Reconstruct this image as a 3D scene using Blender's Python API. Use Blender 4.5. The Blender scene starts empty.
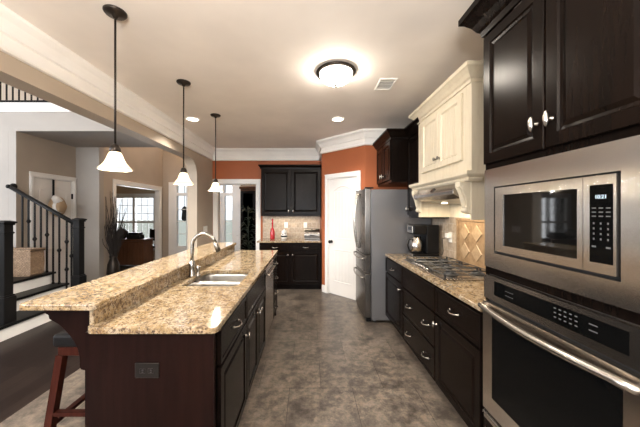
import bpy, bmesh, math, random
from mathutils import Vector, Matrix
random.seed(7)
R = math.radians
sc = bpy.context.scene
C = sc.collection

# ------------------------------------------------------------------ camera
EYE = 1.47
cam = bpy.data.cameras.new('camera')
cam.sensor_width = 36.0; cam.sensor_fit = 'HORIZONTAL'
cam.lens = 275.0 / 640.0 * 36.0
cam.shift_x = 11.0 / 640.0
cam.shift_y = -2.5 / 640.0
cam.clip_start = 0.02
camo = bpy.data.objects.new('camera', cam); C.objects.link(camo)
camo.location = (0, 0, EYE); camo.rotation_euler = (R(90), 0, 0)
sc.camera = camo

# ------------------------------------------------------------------ world, exposure
sc.view_settings.view_transform = 'Standard'
sc.view_settings.look = 'None'
sc.view_settings.gamma = 1.0
sc.view_settings.use_curve_mapping = False
sc.view_settings.exposure = 0.42
w = bpy.data.worlds.new('sky'); sc.world = w; w.use_nodes = True
bgn = w.node_tree.nodes['Background']
bgn.inputs[0].default_value = (0.86, 0.93, 1.0, 1); bgn.inputs[1].default_value = 1.0
sc.cycles.max_bounces = 8; sc.cycles.diffuse_bounces = 5; sc.cycles.glossy_bounces = 4
sc.cycles.transparent_max_bounces = 12
sc.cycles.sample_clamp_indirect = 6.0
sc.cycles.caustics_reflective = False; sc.cycles.caustics_refractive = False

def area(name, loc, rot, sx, sy, power, col):
    l = bpy.data.lights.new(name, 'AREA'); l.shape = 'RECTANGLE'; l.size = sx; l.size_y = sy
    l.energy = power; l.color = col
    o = bpy.data.objects.new(name, l); C.objects.link(o); o.location = loc; o.rotation_euler = rot
    return o
DAY = (0.93, 0.96, 1.0)
# added fill light at unseen window openings, plus daylight at the dining window
area('added_breakfast_daylight', (-0.3, -3.42, 1.5), (R(135), 0, 0), 2.6, 1.6, 130, DAY)  # added, tilted up to brighten the kitchen ceiling
area('added_great_room_daylight', (-5.6, -3.42, 3.0), (R(90), 0, 0), 4.2, 3.0, 270, DAY)
area('added_side_daylight', (-8.9, 1.0, 2.4), (R(90), 0, R(-90)), 4.0, 3.4, 260, DAY)
area('daylight_dining_window', (-5.35, 8.72, 1.1), (R(90), 0, R(180)), 1.2, 1.6, 45, DAY)

# ------------------------------------------------------------------ materials
def mat(name, color=(0.8, 0.8, 0.8), rough=0.5, metal=0.0, coat=0.0, spec=0.5):
    m = bpy.data.materials.new(name); m.use_nodes = True
    p = m.node_tree.nodes['Principled BSDF']
    p.inputs['Base Color'].default_value = (*color, 1)
    p.inputs['Roughness'].default_value = rough
    p.inputs['Metallic'].default_value = metal
    p.inputs['Coat Weight'].default_value = coat
    p.inputs['Coat Roughness'].default_value = 0.1
    p.inputs['Specular IOR Level'].default_value = spec
    return m
def N(m, t, **k):
    n = m.node_tree.nodes.new(t)
    for a, b in k.items(): setattr(n, a, b)
    return n
def L(m, a, b): m.node_tree.links.new(a, b)
def P(m): return m.node_tree.nodes['Principled BSDF']
def coords(m, scale=(1, 1, 1), loc=(0, 0, 0), rot=(0, 0, 0)):
    tc = N(m, 'ShaderNodeTexCoord'); mp = N(m, 'ShaderNodeMapping')
    mp.inputs['Scale'].default_value = scale; mp.inputs['Location'].default_value = loc
    mp.inputs['Rotation'].default_value = rot
    L(m, tc.outputs['Object'], mp.inputs['Vector'])
    return mp.outputs['Vector']
def noise(m, vec, scale, detail=4, rough=0.5):
    n = N(m, 'ShaderNodeTexNoise'); n.inputs['Scale'].default_value = scale
    n.inputs['Detail'].default_value = detail; n.inputs['Roughness'].default_value = rough
    L(m, vec, n.inputs['Vector']); return n.outputs['Fac']
def ramp(m, fac, stops, interp='LINEAR'):
    r = N(m, 'ShaderNodeValToRGB'); r.color_ramp.interpolation = interp
    e = r.color_ramp.elements
    e[0].position, e[0].color = stops[0][0], (*stops[0][1], 1)
    e[1].position, e[1].color = stops[-1][0], (*stops[-1][1], 1)
    for p, c in stops[1:-1]:
        x = e.new(p); x.color = (*c, 1)
    L(m, fac, r.inputs[0]); return r.outputs[0]
def mix(m, fac, a, b, mode='MIX'):
    n = N(m, 'ShaderNodeMix', data_type='RGBA', blend_type=mode)
    if isinstance(fac, float): n.inputs[0].default_value = fac
    else: L(m, fac, n.inputs[0])
    for s, v in ((6, a), (7, b)):
        if isinstance(v, tuple): n.inputs[s].default_value = (*v, 1)
        else: L(m, v, n.inputs[s])
    return n.outputs[2]
def bump(m, h, strength=0.2, dist=0.01):
    b = N(m, 'ShaderNodeBump'); b.inputs['Strength'].default_value = strength
    b.inputs['Distance'].default_value = dist
    L(m, h, b.inputs['Height']); L(m, b.outputs[0], P(m).inputs['Normal'])

def paint(name, col, rough=0.6):
    m = mat(name, col, rough, spec=0.3)
    v = coords(m)
    f = noise(m, v, 2.0, 3)
    a = tuple(c * 0.96 for c in col); b = tuple(min(1, c * 1.04) for c in col)
    L(m, ramp(m, f, [(0.35, a), (0.65, b)]), P(m).inputs['Base Color'])
    bump(m, noise(m, v, 160, 2), 0.05, 0.002)
    return m
M = {}
M['ceiling'] = paint('ceiling_paint', (0.86, 0.80, 0.745), 0.7)
M['white'] = paint('white_trim_paint', (0.86, 0.84, 0.81), 0.35)
M['whitedoor'] = paint('white_door_paint', (0.78, 0.75, 0.72), 0.4)
M['taupe'] = paint('taupe_wall_paint', (0.42, 0.355, 0.29), 0.6)
M['lighttaupe'] = paint('light_taupe_wall_paint', (0.365, 0.335, 0.305), 0.6)
M['cream_wall'] = paint('cream_wall_paint', (0.60, 0.47, 0.33), 0.6)
M['terracotta'] = paint('terracotta_wall_paint', (0.36, 0.105, 0.038), 0.55)
M['header'] = paint('tan_header_paint', (0.43, 0.36, 0.285), 0.55)

def granite():
    m = mat('gold_granite', (0.6, 0.45, 0.3), 0.10)
    v = coords(m)
    big = noise(m, v, 14, 5, 0.65)
    base = ramp(m, big, [(0.30, (0.27, 0.175, 0.085)), (0.46, (0.42, 0.30, 0.155)), (0.60, (0.56, 0.45, 0.30)), (0.8, (0.36, 0.26, 0.15))])
    med = noise(m, v, 55, 4, 0.75)
    base = mix(m, ramp(m, med, [(0.53, (0, 0, 0)), (0.64, (0.75, 0.75, 0.75))]), base, (0.60, 0.53, 0.42))
    vo = N(m, 'ShaderNodeTexVoronoi'); vo.inputs['Scale'].default_value = 80; L(m, v, vo.inputs['Vector'])
    sel = N(m, 'ShaderNodeSeparateColor'); L(m, vo.outputs['Color'], sel.inputs[0])
    base = mix(m, ramp(m, sel.outputs[0], [(0.74, (0, 0, 0)), (0.80, (.85, .85, .85))]), base, (0.19, 0.125, 0.075))
    fine = noise(m, v, 95, 4, 0.8)
    base = mix(m, ramp(m, fine, [(0.54, (0, 0, 0)), (0.60, (0.95, 0.95, 0.95))]), base, (0.055, 0.040, 0.032))
    base = mix(m, 1.0, base, (0.74, 0.735, 0.75), 'MULTIPLY')
    L(m, base, P(m).inputs['Base Color'])
    return m
M['granite'] = granite()

def darkwood(name, c1, c2, rough=0.3, coat=0.0, sc3=(40, 40, 3)):
    m = mat(name, c1, rough, coat=coat, spec=0.075)
    v = coords(m, sc3)
    f = noise(m, v, 1.0, 5, 0.6)
    L(m, ramp(m, f, [(0.3, c1), (0.7, c2)]), P(m).inputs['Base Color'])
    bump(m, f, 0.06, 0.002)
    return m
M['espresso'] = darkwood('espresso_wood', (0.0032, 0.0022, 0.0018), (0.0078, 0.0044, 0.0031), 0.24)
M['mahogany'] = darkwood('mahogany_end_panel', (0.0050, 0.0021, 0.0018), (0.0115, 0.0044, 0.0035), 0.35)
M['stoolwood'] = darkwood('cherry_stool_wood', (0.026, 0.007, 0.005), (0.05, 0.013, 0.008), 0.35)
M['brownwood'] = darkwood('brown_sideboard_wood', (0.075, 0.034, 0.018), (0.12, 0.055, 0.03), 0.4)
M['darkpaint'] = mat('black_brown_paint', (0.009, 0.0085, 0.0085), 0.4, spec=0.1)
M['darkplate'] = mat('dark_brown_plastic', (0.010, 0.008, 0.007), 0.4, spec=0.2)
M['iron'] = mat('black_iron', (0.010, 0.009, 0.009), 0.5, spec=0.1)
M['bronze'] = mat('dark_bronze', (0.035, 0.027, 0.022), 0.35, 0.7)
M['leather'] = mat('black_leather', (0.010, 0.009, 0.009), 0.45, spec=0.1)
bump(M['leather'], noise(M['leather'], coords(M['leather']), 120, 3), 0.25, 0.003)

def cream():
    m = mat('antique_cream_paint', (0.66, 0.58, 0.45), 0.4)
    v = coords(m, (30, 30, 4))
    f = noise(m, v, 1.0, 5, 0.65)
    L(m, ramp(m, f, [(0.25, (0.58, 0.50, 0.37)), (0.5, (0.66, 0.59, 0.455)), (0.8, (0.69, 0.62, 0.49))]), P(m).inputs['Base Color'])
    return m
M['cream'] = cream()

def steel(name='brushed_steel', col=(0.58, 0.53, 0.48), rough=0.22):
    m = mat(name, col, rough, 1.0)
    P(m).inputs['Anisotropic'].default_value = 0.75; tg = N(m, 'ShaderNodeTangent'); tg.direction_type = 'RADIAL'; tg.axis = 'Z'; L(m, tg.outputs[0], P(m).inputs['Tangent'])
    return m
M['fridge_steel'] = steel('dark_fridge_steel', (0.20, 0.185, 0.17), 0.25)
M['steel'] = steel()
M['fridge_side'] = mat('grey_fridge_side', (0.20, 0.20, 0.21), 0.33, 0.55)
M['nickel'] = mat('brushed_nickel', (0.46, 0.43, 0.39), 0.26, 1.0)
M['darknickel'] = mat('dull_nickel', (0.26, 0.24, 0.21), 0.35, 1.0)
M['sinksteel'] = mat('satin_sink_steel', (0.38, 0.365, 0.34), 0.32, 1.0)
M['faucet'] = mat('satin_faucet_nickel', (0.33, 0.31, 0.28), 0.25, 1.0)
M['blackglass'] = mat('black_oven_glass', (0.004, 0.004, 0.004), 0.04, spec=0.55)
M['ovenglass'] = mat('dark_oven_door_glass', (0.003, 0.003, 0.003), 0.05, spec=0.06)
M['black'] = mat('black_plastic', (0.006, 0.006, 0.0065), 0.3, spec=0.2)
M['gap'] = mat('dark_recess', (0.006, 0.005, 0.005), 0.7)
M['castiron'] = mat('cast_iron_grate', (0.035, 0.036, 0.038), 0.4, 0.3)
M['plate'] = mat('white_plastic', (0.78, 0.76, 0.72), 0.35)
M['marking'] = mat('pale_key_marking', (0.10, 0.10, 0.105), 0.5)
M['red'] = mat('red_glass', (0.42, 0.012, 0.02), 0.12, coat=0.5)
M['twig'] = mat('dark_twigs', (0.022, 0.016, 0.013), 0.7)
M['leaf'] = mat('dark_green_leaves', (0.022, 0.034, 0.022), 0.45)
M['straw'] = mat('tan_straw', (0.45, 0.32, 0.20), 0.8)
M['cloth'] = mat('white_cloth', (0.74, 0.72, 0.69), 0.85)
M['ceramic'] = mat('white_ceramic', (0.78, 0.77, 0.74), 0.2)
M['ground'] = mat('pale_lawn', (0.45, 0.46, 0.38), 0.9)

def glow(name, col, strength):
    m = bpy.data.materials.new(name); m.use_nodes = True
    p = P(m); p.inputs['Base Color'].default_value = (*col, 1)
    p.inputs['Emission Color'].default_value = (*col, 1); p.inputs['Emission Strength'].default_value = strength
    p.inputs['Roughness'].default_value = 0.3
    return m
def shade():
    m = bpy.data.materials.new('lit_alabaster_glass'); m.use_nodes = True
    nt = m.node_tree; out = nt.nodes['Material Output']; p = P(m)
    p.inputs['Base Color'].default_value = (0.7, 0.6, 0.46, 1); p.inputs['Roughness'].default_value = 0.25
    p.inputs['Emission Color'].default_value = (1, 0.84, 0.62, 1); p.inputs['Emission Strength'].default_value = 0.35
    t = N(m, 'ShaderNodeBsdfTranslucent'); t.inputs[0].default_value = (0.95, 0.88, 0.75, 1)
    mx = N(m, 'ShaderNodeMixShader'); mx.inputs[0].default_value = 0.8
    L(m, p.outputs[0], mx.inputs[1]); L(m, t.outputs[0], mx.inputs[2]); L(m, mx.outputs[0], out.inputs[0])
    return m
M['shade'] = shade()
M['bulb'] = glow('lit_bulb', (1.0, 0.86, 0.68), 14)
M['dome'] = glow('lit_dome_glass', (1.0, 0.90, 0.77), 50)
M['recess'] = glow('lit_recessed_lens', (1.0, 0.88, 0.72), 10)
M['led'] = glow('lit_clock_digits', (0.65, 0.85, 1.0), 0.45)
M['hoodlamp'] = glow('lit_hood_lens', (1.0, 0.85, 0.6), 8)

def glass():
    m = bpy.data.materials.new('window_glass'); m.use_nodes = True
    nt = m.node_tree; out = nt.nodes['Material Output']; nt.nodes.remove(P(m))
    t = N(m, 'ShaderNodeBsdfTransparent'); g = N(m, 'ShaderNodeBsdfGlossy'); g.inputs['Roughness'].default_value = 0.02
    fr = N(m, 'ShaderNodeFresnel'); mx = N(m, 'ShaderNodeMixShader')
    L(m, fr.outputs[0], mx.inputs[0]); L(m, t.outputs[0], mx.inputs[1]); L(m, g.outputs[0], mx.inputs[2]); L(m, mx.outputs[0], out.inputs[0])
    return m
M['glass'] = glass()

def tilefloor():
    m = mat('slate_tile_floor', (0.2, 0.17, 0.14), 0.35)
    v = coords(m, loc=(0.16, -2.284 + 0.431 * 6, 0))
    b = N(m, 'ShaderNodeTexBrick'); L(m, v, b.inputs['Vector'])
    b.offset = 0.5; b.offset_frequency = 2
    for k, x in (('Scale', 1), ('Mortar Size', 0.0028), ('Mortar Smooth', 0.3), ('Bias', 0), ('Brick Width', 0.52), ('Row Height', 0.431)):
        b.inputs[k].default_value = x
    b.inputs['Color1'].default_value = (0.54, 0.53, 0.515, 1); b.inputs['Color2'].default_value = (0.70, 0.685, 0.66, 1)
    b.inputs['Mortar'].default_value = (0.27, 0.26, 0.25, 1)
    vv = coords(m)
    n1 = noise(m, vv, 4.2, 10, 0.72)
    n2 = noise(m, vv, 15, 10, 0.78)
    c = ramp(m, n1, [(0.36, (0.085, 0.070, 0.060)), (0.46, (0.155, 0.132, 0.113)), (0.54, (0.24, 0.20, 0.163)), (0.60, (0.20, 0.178, 0.156)), (0.68, (0.32, 0.258, 0.195))])
    c2 = ramp(m, n2, [(0.38, (0.55, 0.53, 0.52)), (0.5, (1, 1, 1)), (0.60, (1.45, 1.4, 1.35))])
    c = mix(m, 1.0, c, c2, 'MULTIPLY'); c = mix(m, 1.0, c, b.outputs['Color'], 'MULTIPLY')
    L(m, c, P(m).inputs['Base Color'])
    rr = ramp(m, n2, [(0.3, (0.26,) * 3), (0.7, (0.45,) * 3)]); L(m, rr, P(m).inputs['Roughness'])
    h = mix(m, 0.35, b.outputs['Fac'], n2)
    bump(m, n2, 0.12, 0.006)
    return m
M['tile'] = tilefloor()

def hardwood():
    m = mat('dark_hardwood', (0.03, 0.02, 0.015), 0.28)
    v = coords(m, rot=(0, 0, R(90)))
    b = N(m, 'ShaderNodeTexBrick'); L(m, v, b.inputs['Vector']); b.offset = 0.37
    for k, x in (('Scale', 1), ('Mortar Size', 0.0022), ('Mortar Smooth', 0.2), ('Bias', 0), ('Brick Width', 1.3), ('Row Height', 0.125)):
        b.inputs[k].default_value = x
    b.inputs['Color1'].default_value = (0.012, 0.008, 0.007, 1); b.inputs['Color2'].default_value = (0.022, 0.015, 0.0125, 1)
    b.inputs['Mortar'].default_value = (0.006, 0.004, 0.004, 1)
    f = noise(m, coords(m, (30, 2, 1)), 1, 5, 0.6)
    L(m, mix(m, 1.0, b.outputs['Color'], ramp(m, f, [(0.3, (0.75,) * 3), (0.7, (1.25,) * 3)]), 'MULTIPLY'), P(m).inputs['Base Color'])
    return m
M['hardwood'] = hardwood(); P(M['hardwood']).inputs['Specular IOR Level'].default_value = 0.07; P(M['hardwood']).inputs['Roughness'].default_value = 0.33

def travertine(name, cols, size, rot=(0, 0, 0)):
    m = mat(name, cols[0], 0.4)
    v = coords(m, rot=rot)
    b = N(m, 'ShaderNodeTexBrick'); L(m, v, b.inputs['Vector']); b.offset = 0.5
    for k, x in (('Scale', 1), ('Mortar Size', 0.003), ('Mortar Smooth', 0.3), ('Bias', 0), ('Brick Width', size), ('Row Height', size)):
        b.inputs[k].default_value = x
    b.inputs['Color1'].default_value = (*cols[0], 1); b.inputs['Color2'].default_value = (*cols[1], 1)
    b.inputs['Mortar'].default_value = (*cols[2], 1)
    f = noise(m, coords(m), 22, 5, 0.65)
    L(m, mix(m, 1.0, b.outputs['Color'], ramp(m, f, [(0.3, (0.72, 0.7, 0.66)), (0.65, (1.18, 1.17, 1.15))]), 'MULTIPLY'), P(m).inputs['Base Color'])
    bump(m, f, 0.1, 0.004)
    return m
TC = ((0.46, 0.37, 0.28), (0.36, 0.29, 0.225), (0.50, 0.45, 0.38))
M['splash_side'] = travertine('travertine_side_wall', TC, 0.102, (0, R(90), R(90)))
M['splash_back'] = travertine('travertine_back_wall', TC, 0.102, (R(90), 0, 0))
M['splash_gold'] = mat('gold_travertine', (0.50, 0.33, 0.18), 0.4)
_m = M['splash_gold']
L(_m, ramp(_m, noise(_m, coords(_m), 16, 5, 0.65), [(0.3, (0.19, 0.115, 0.055)), (0.7, (0.36, 0.24, 0.135))]), P(_m).inputs['Base Color'])
M['splash_pale'] = mat('pale_travertine', (0.60, 0.47, 0.33), 0.4)
_m = M['splash_pale']
L(_m, ramp(_m, noise(_m, coords(_m), 20, 5, 0.65), [(0.3, (0.30, 0.20, 0.11)), (0.7, (0.46, 0.33, 0.20))]), P(_m).inputs['Base Color'])

def wicker():
    m = mat('tan_wicker', (0.4, 0.28, 0.18), 0.75)
    v = coords(m)
    b = N(m, 'ShaderNodeTexBrick'); mp = coords(m, rot=(R(90), 0, 0)); L(m, mp, b.inputs['Vector'])
    for k, x in (('Scale', 1), ('Mortar Size', 0.004), ('Mortar Smooth', 0.6), ('Brick Width', 0.04), ('Row Height', 0.018)):
        b.inputs[k].default_value = x
    b.inputs['Color1'].default_value = (0.42, 0.29, 0.19, 1); b.inputs['Color2'].default_value = (0.30, 0.20, 0.125, 1)
    b.inputs['Mortar'].default_value = (0.12, 0.075, 0.045, 1)
    n = noise(m, v, 60, 3)
    L(m, mix(m, 1.0, b.outputs['Color'], ramp(m, n, [(0.35, (0.7,) * 3), (0.65, (1.3,) * 3)]), 'MULTIPLY'), P(m).inputs['Base Color'])
    bump(m, n, 0.5, 0.01)
    return m
M['wicker'] = wicker()

# ------------------------------------------------------------------ mesh helpers
class MB:
    def __init__(s): s.bm = bmesh.new()
    def merge(s, b2, mi=0, smooth=False):
        for f in b2.faces: f.material_index = mi; f.smooth = smooth
        me = bpy.data.meshes.new('tmp'); b2.to_mesh(me); b2.free(); s.bm.from_mesh(me); bpy.data.meshes.remove(me)
        return s
    def box(s, x0, x1, y0, y1, z0, z1, bev=0.0, seg=1, mi=0):
        b = bmesh.new(); bmesh.ops.create_cube(b, size=1)
        for v in b.verts:
            v.co = (x0 + (v.co.x + .5) * (x1 - x0), y0 + (v.co.y + .5) * (y1 - y0), z0 + (v.co.z + .5) * (z1 - z0))
        if bev > 0: bmesh.ops.bevel(b, geom=list(b.edges), offset=bev, segments=seg, affect='EDGES', profile=0.6)
        return s.merge(b, mi)
    def loops(s, lps, cap0=True, cap1=True, closed=True, mi=0, smooth=False):
        b = bmesh.new(); vs = [[b.verts.new(p) for p in lp] for lp in lps]
        n = len(lps[0])
        for a, c in zip(vs, vs[1:]):
            for i in range(n if closed else n - 1):
                j = (i + 1) % n
                b.faces.new((a[i], a[j], c[j], c[i]))
        if cap0: b.faces.new(list(reversed(vs[0])))
        if cap1: b.faces.new(vs[-1])
        bmesh.ops.recalc_face_normals(b, faces=list(b.faces))
        return s.merge(b, mi, smooth)
    def lathe(s, prof, c=(0, 0, 0), n=24, axis='Z', mi=0, smooth=True, cap=True):
        lp = []
        for r, h in prof:
            ring = []
            for i in range(n):
                a = 2 * math.pi * i / n; u, v = max(r, 1e-5) * math.cos(a), max(r, 1e-5) * math.sin(a)
                p = {'Z': (u, v, h), 'Y': (u, h, v), 'X': (h, u, v)}[axis]
                ring.append((c[0] + p[0], c[1] + p[1], c[2] + p[2]))
            lp.append(ring)
        return s.loops(lp, cap, cap, mi=mi, smooth=smooth)
    def tube(s, pts, r, n=10, mi=0, smooth=True, flat=1.0):
        pts = [Vector(p) for p in pts]; rs = r if isinstance(r, (list, tuple)) else [r] * len(pts)
        lp = []; up = None
        for i, p in enumerate(pts):
            t = (pts[min(i + 1, len(pts) - 1)] - pts[max(i - 1, 0)]).normalized()
            if up is None:
                up = Vector((0, 0, 1)) if abs(t.z) < 0.9 else Vector((1, 0, 0))
            u = t.cross(up).normalized(); v = u.cross(t).normalized(); up = v
            lp.append([tuple(p + u * rs[i] * math.cos(2 * math.pi * k / n) + v * rs[i] * flat * math.sin(2 * math.pi * k / n)) for k in range(n)])
        return s.loops(lp, True, True, mi=mi, smooth=smooth)
    def bar(s, p0, p1, wx, wy, mi=0):
        """rectangular bar between two points (mostly vertical or horizontal)"""
        p0, p1 = Vector(p0), Vector(p1); t = (p1 - p0).normalized()
        ref = Vector((0, 1, 0)) if abs(t.y) < 0.9 else Vector((1, 0, 0))
        u = t.cross(ref).normalized(); v = u.cross(t).normalized()
        q = lambda p: [tuple(p + u * a * wx / 2 + v * b * wy / 2) for a, b in ((-1, -1), (1, -1), (1, 1), (-1, 1))]
        return s.loops([q(p0), q(p1)], mi=mi)
    def prism(s, poly, d0, d1, axis='X', mi=0, smooth=False):
        f = {'X': lambda p, d: (d, p[0], p[1]), 'Y': lambda p, d: (p[0], d, p[1]), 'Z': lambda p, d: (p[0], p[1], d)}[axis]
        return s.loops([[f(p, d0) for p in poly], [f(p, d1) for p in poly]], mi=mi, smooth=smooth)
    def ball(s, c, r, n=12, mi=0, sz=1.0):
        k = 8
        return s.lathe([(r * math.sin(math.pi * i / k), -r * sz * math.cos(math.pi * i / k)) for i in range(k + 1)], c, n, mi=mi, cap=False)
    def panel(s, x0, x1, z0, z1, y, steps, mi=0, arch=0.0):
        """nested rectangular steps (inset, depth outwards) facing -Y; last is filled"""
        lp = []
        for ins, d in steps:
            a, b, c, e = x0 + ins, x1 - ins, z0 + ins, z1 - ins
            if arch:
                ring = [(a, y - d, c), (b, y - d, c)]
                for i in range(9):
                    t = i / 8; xx = b + (a - b) * t
                    ring.append((xx, y - d, e - arch + arch * math.sin(math.pi * t)))
                lp.append(ring)
            else:
                lp.append([(a, y - d, c), (b, y - d, c), (b, y - d, e), (a, y - d, e)])
        return s.loops(lp, mi=mi)
    def xf(s, m): bmesh.ops.transform(s.bm, matrix=m, verts=list(s.bm.verts)); return s
    def build(s, name, mats, parent=None, bevel=0.0):
        me = bpy.data.meshes.new(name); s.bm.to_mesh(me); s.bm.free()
        for x in (mats if isinstance(mats, (list, tuple)) else [mats]): me.materials.append(M[x] if isinstance(x, str) else x)
        o = bpy.data.objects.new(name, me); C.objects.link(o)
        if parent: o.parent = parent
        if bevel:
            bv = o.modifiers.new('edge', 'BEVEL'); bv.width = bevel; bv.segments = 3; bv.limit_method = 'ANGLE'; bv.angle_limit = R(40)
        return o
def tag(o, label, cat, group=None, kind=None):
    o['label'] = label; o['category'] = cat
    if group: o['group'] = group
    if kind: o['kind'] = kind
    return o
def thing(name, label, cat, loc=(0, 0, 0), rz=0.0, group=None):
    o = bpy.data.objects.new(name, None); C.objects.link(o); o.empty_display_size = 0.1
    o.location = loc; o.rotation_euler = (0, 0, R(rz))
    return tag(o, label, cat, group)
def struct(o, label=None, cat=None):
    o['kind'] = 'structure'
    if label: o['label'] = label
    if cat: o['category'] = cat
    return o
def copy_tree(o, parent=None):
    c = o.copy(); C.objects.link(c)
    if parent: c.parent = parent
    for ch in list(o.children): copy_tree(ch, c)
    return c

CEIL = 2.745; XL = -2.0; XR = 1.63; YB = 5.70; YF = -3.5; TALL = 5.4

# ------------------------------------------------------------------ room shell
struct(MB().box(-2.14, XR + .1, YF, YB, -.1, 0).build('floor', 'tile'), 'mottled grey brown stone tile floor of the kitchen', 'floor')
hw = MB().box(-9, -2.14, YF, 7.9, -.1, 0).box(-2.14, -.9, YB, 7.9, -.1, 0).box(-7.6, -2.2, 7.9, 8.6, -.1, 0)
struct(hw.build('floor_hardwood', 'hardwood'), 'dark hardwood floor of the foyer and great room', 'floor')
struct(MB().box(XL - .17, XR + .1, YF, YB + .1, CEIL, CEIL + .1).build('ceiling', 'ceiling'), 'flat beige kitchen ceiling', 'ceiling')
struct(MB().box(XR, XR + .12, YF, 4.5, 0, CEIL).build('wall_right', 'taupe'), 'wall behind the cooktop counter', 'wall')

# left wall: header with rounded shoulder and a pier
poly = [(YF, 2.38)] + [(4.62 + .29 * math.sin(a), 2.09 + .29 * math.cos(a)) for a in [R(x) for x in range(0, 91, 9)]]
poly += [(4.91, 0), (YB + .14, 0), (YB + .14, TALL), (YF, TALL)]
lw = MB().prism(poly, XL - .17, XL)
lw.bm.faces.ensure_lookup_table()
for f in lw.bm.faces: f.material_index = 0
struct(lw.build('wall_left', ['header']), 'tan left wall with a wide rounded opening to the foyer', 'wall')

# back wall with the hallway opening
OX0, OX1, OH = -1.90, -1.09, 2.04
bw = MB().box(XL, OX0, YB, YB + .14, 0, CEIL).box(OX1, .36, YB, YB + .14, 0, CEIL).box(OX0, OX1, YB, YB + .14, OH, CEIL)
for f in bw.bm.faces:
    f.material_index = 0 if f.calc_center_median().y < YB + .01 else 1
struct(bw.build('wall_back', ['terracotta', 'taupe']), 'terracotta wall at the end of the kitchen', 'wall')
# pantry corner
PA, PB = Vector((.240, 5.02)), Vector((.887, 4.355))
struct(MB().box(PA.x, PA.x + .1, PA.y, YB, 0, CEIL).build('wall_pantry_side', 'terracotta'), 'short terracotta wall beside the back cabinets', 'wall')
pd = (PB - PA); PL = pd.length; pang = math.atan2(pd.y, pd.x)
PM = Matrix.Translation((PA.x, PA.y, 0)) @ Matrix.Rotation(pang, 4, 'Z')   # local x along wall, -y into the room
c0, c1 = .083, PL - .077          # casing outer edges
d0, d1 = c0 + .062, c1 - .062     # door opening
DH = 2.045
pw = MB().box(0, d0, 0, .1, 0, CEIL).box(d1, PL, 0, .1, 0, CEIL).box(d0, d1, 0, .1, DH, CEIL)
struct(pw.xf(PM).build('wall_pantry', 'terracotta'), 'terracotta angled wall around the pantry door', 'wall')
struct(MB().box(PB.x, XR, PB.y, PB.y + .1, 0, CEIL).build('wall_pantry_front', 'terracotta'), 'terracotta wall behind the refrigerator', 'wall')

# crown moulding swept along the walls
def sweep(path, prof):
    n = len(path); rings = []
    for i, p in enumerate(path):
        p = Vector(p)
        da = (p - Vector(path[i - 1])).normalized() if i else None
        db = (Vector(path[i + 1]) - p).normalized() if i < n - 1 else None
        da = da or db; db = db or da
        na, nb = Vector((da.y, -da.x)), Vector((db.y, -db.x))
        m = (na + nb).normalized(); k = 1 / max(.2, m.dot(na))
        rings.append([(p.x + m.x * d * k, p.y + m.y * d * k, z) for d, z in prof])
    return rings
prof = [(0, 2.510), (.030, 2.510), (.038, 2.520), (.034, 2.538), (.016, 2.548), (.016, 2.618), (.040, 2.622), (.046, 2.640), (.052, 2.655), (.072, 2.690), (.100, 2.712), (.108, 2.722), (.108, 2.745), (0, 2.745)]
struct(MB().loops(sweep([(XL, YF), (XL, YB), (PA.x, YB), tuple(PA), tuple(PB), (XR - .001, PB.y)], prof)).build('trim_1', 'white'), 'wide white crown moulding under the ceiling', 'crown moulding')
prof2 = [(0, 2.63), (.02, 2.63), (.034, 2.648), (.05, 2.662), (.072, 2.69), (.1, 2.712), (.108, 2.745), (0, 2.745)]
struct(MB().loops(sweep([(XR, PB.y - .1), (XR, YF)], prof2)).build('trim_2', 'white'), 'white crown moulding above the wall cabinets', 'crown moulding')

# baseboards
bb = MB().box(XL, XL + .015, 4.91, YB - .001, 0, .13, .004).box(OX1 + .095, -.97, YB - .015, YB, 0, .13, .004)
bb.box(XL - .17, XL, 4.895, 4.91, 0, .13, .004)
struct(bb.build('baseboard_left', 'white'), 'white baseboard at the back corner', 'baseboard')
struct(MB().box(.004, c0 - .004, -.015, -.001, 0, .13, .004).xf(PM).build('baseboard_pantry', 'white'), 'white baseboard beside the pantry door', 'baseboard')

# casing helper (local x along wall, front at -y)
def casing(x0, x1, h, wd, t=.02, hd=None, depth=.14):
    hd = hd or wd
    b = MB()
    for a, c in ((x0 - wd, x0), (x1, x1 + wd)):
        b.box(a, c, -t, -.0005, 0, h, .004).box(a + .012, c - .012, -t - .007, -t + .001, 0, h, .003)
    b.box(x0 - wd, x1 + wd, -t, -.0005, h, h + hd, .004).box(x0 - wd, x1 + wd, -t - .010, -t + .001, h + hd - .022, h + hd, .003)
    # jambs
    b.box(x0, x0 + .012, -.002, depth, 0, h - .012).box(x1 - .012, x1, -.002, depth, 0, h - .012).box(x0, x1, -.002, depth, h - .012, h)
    return b
struct(casing(OX0, OX1, OH, .088).xf(Matrix.Translation((0, YB, 0))).build('trim_3', 'white'), 'white casing around the hallway opening', 'door casing')

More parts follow.
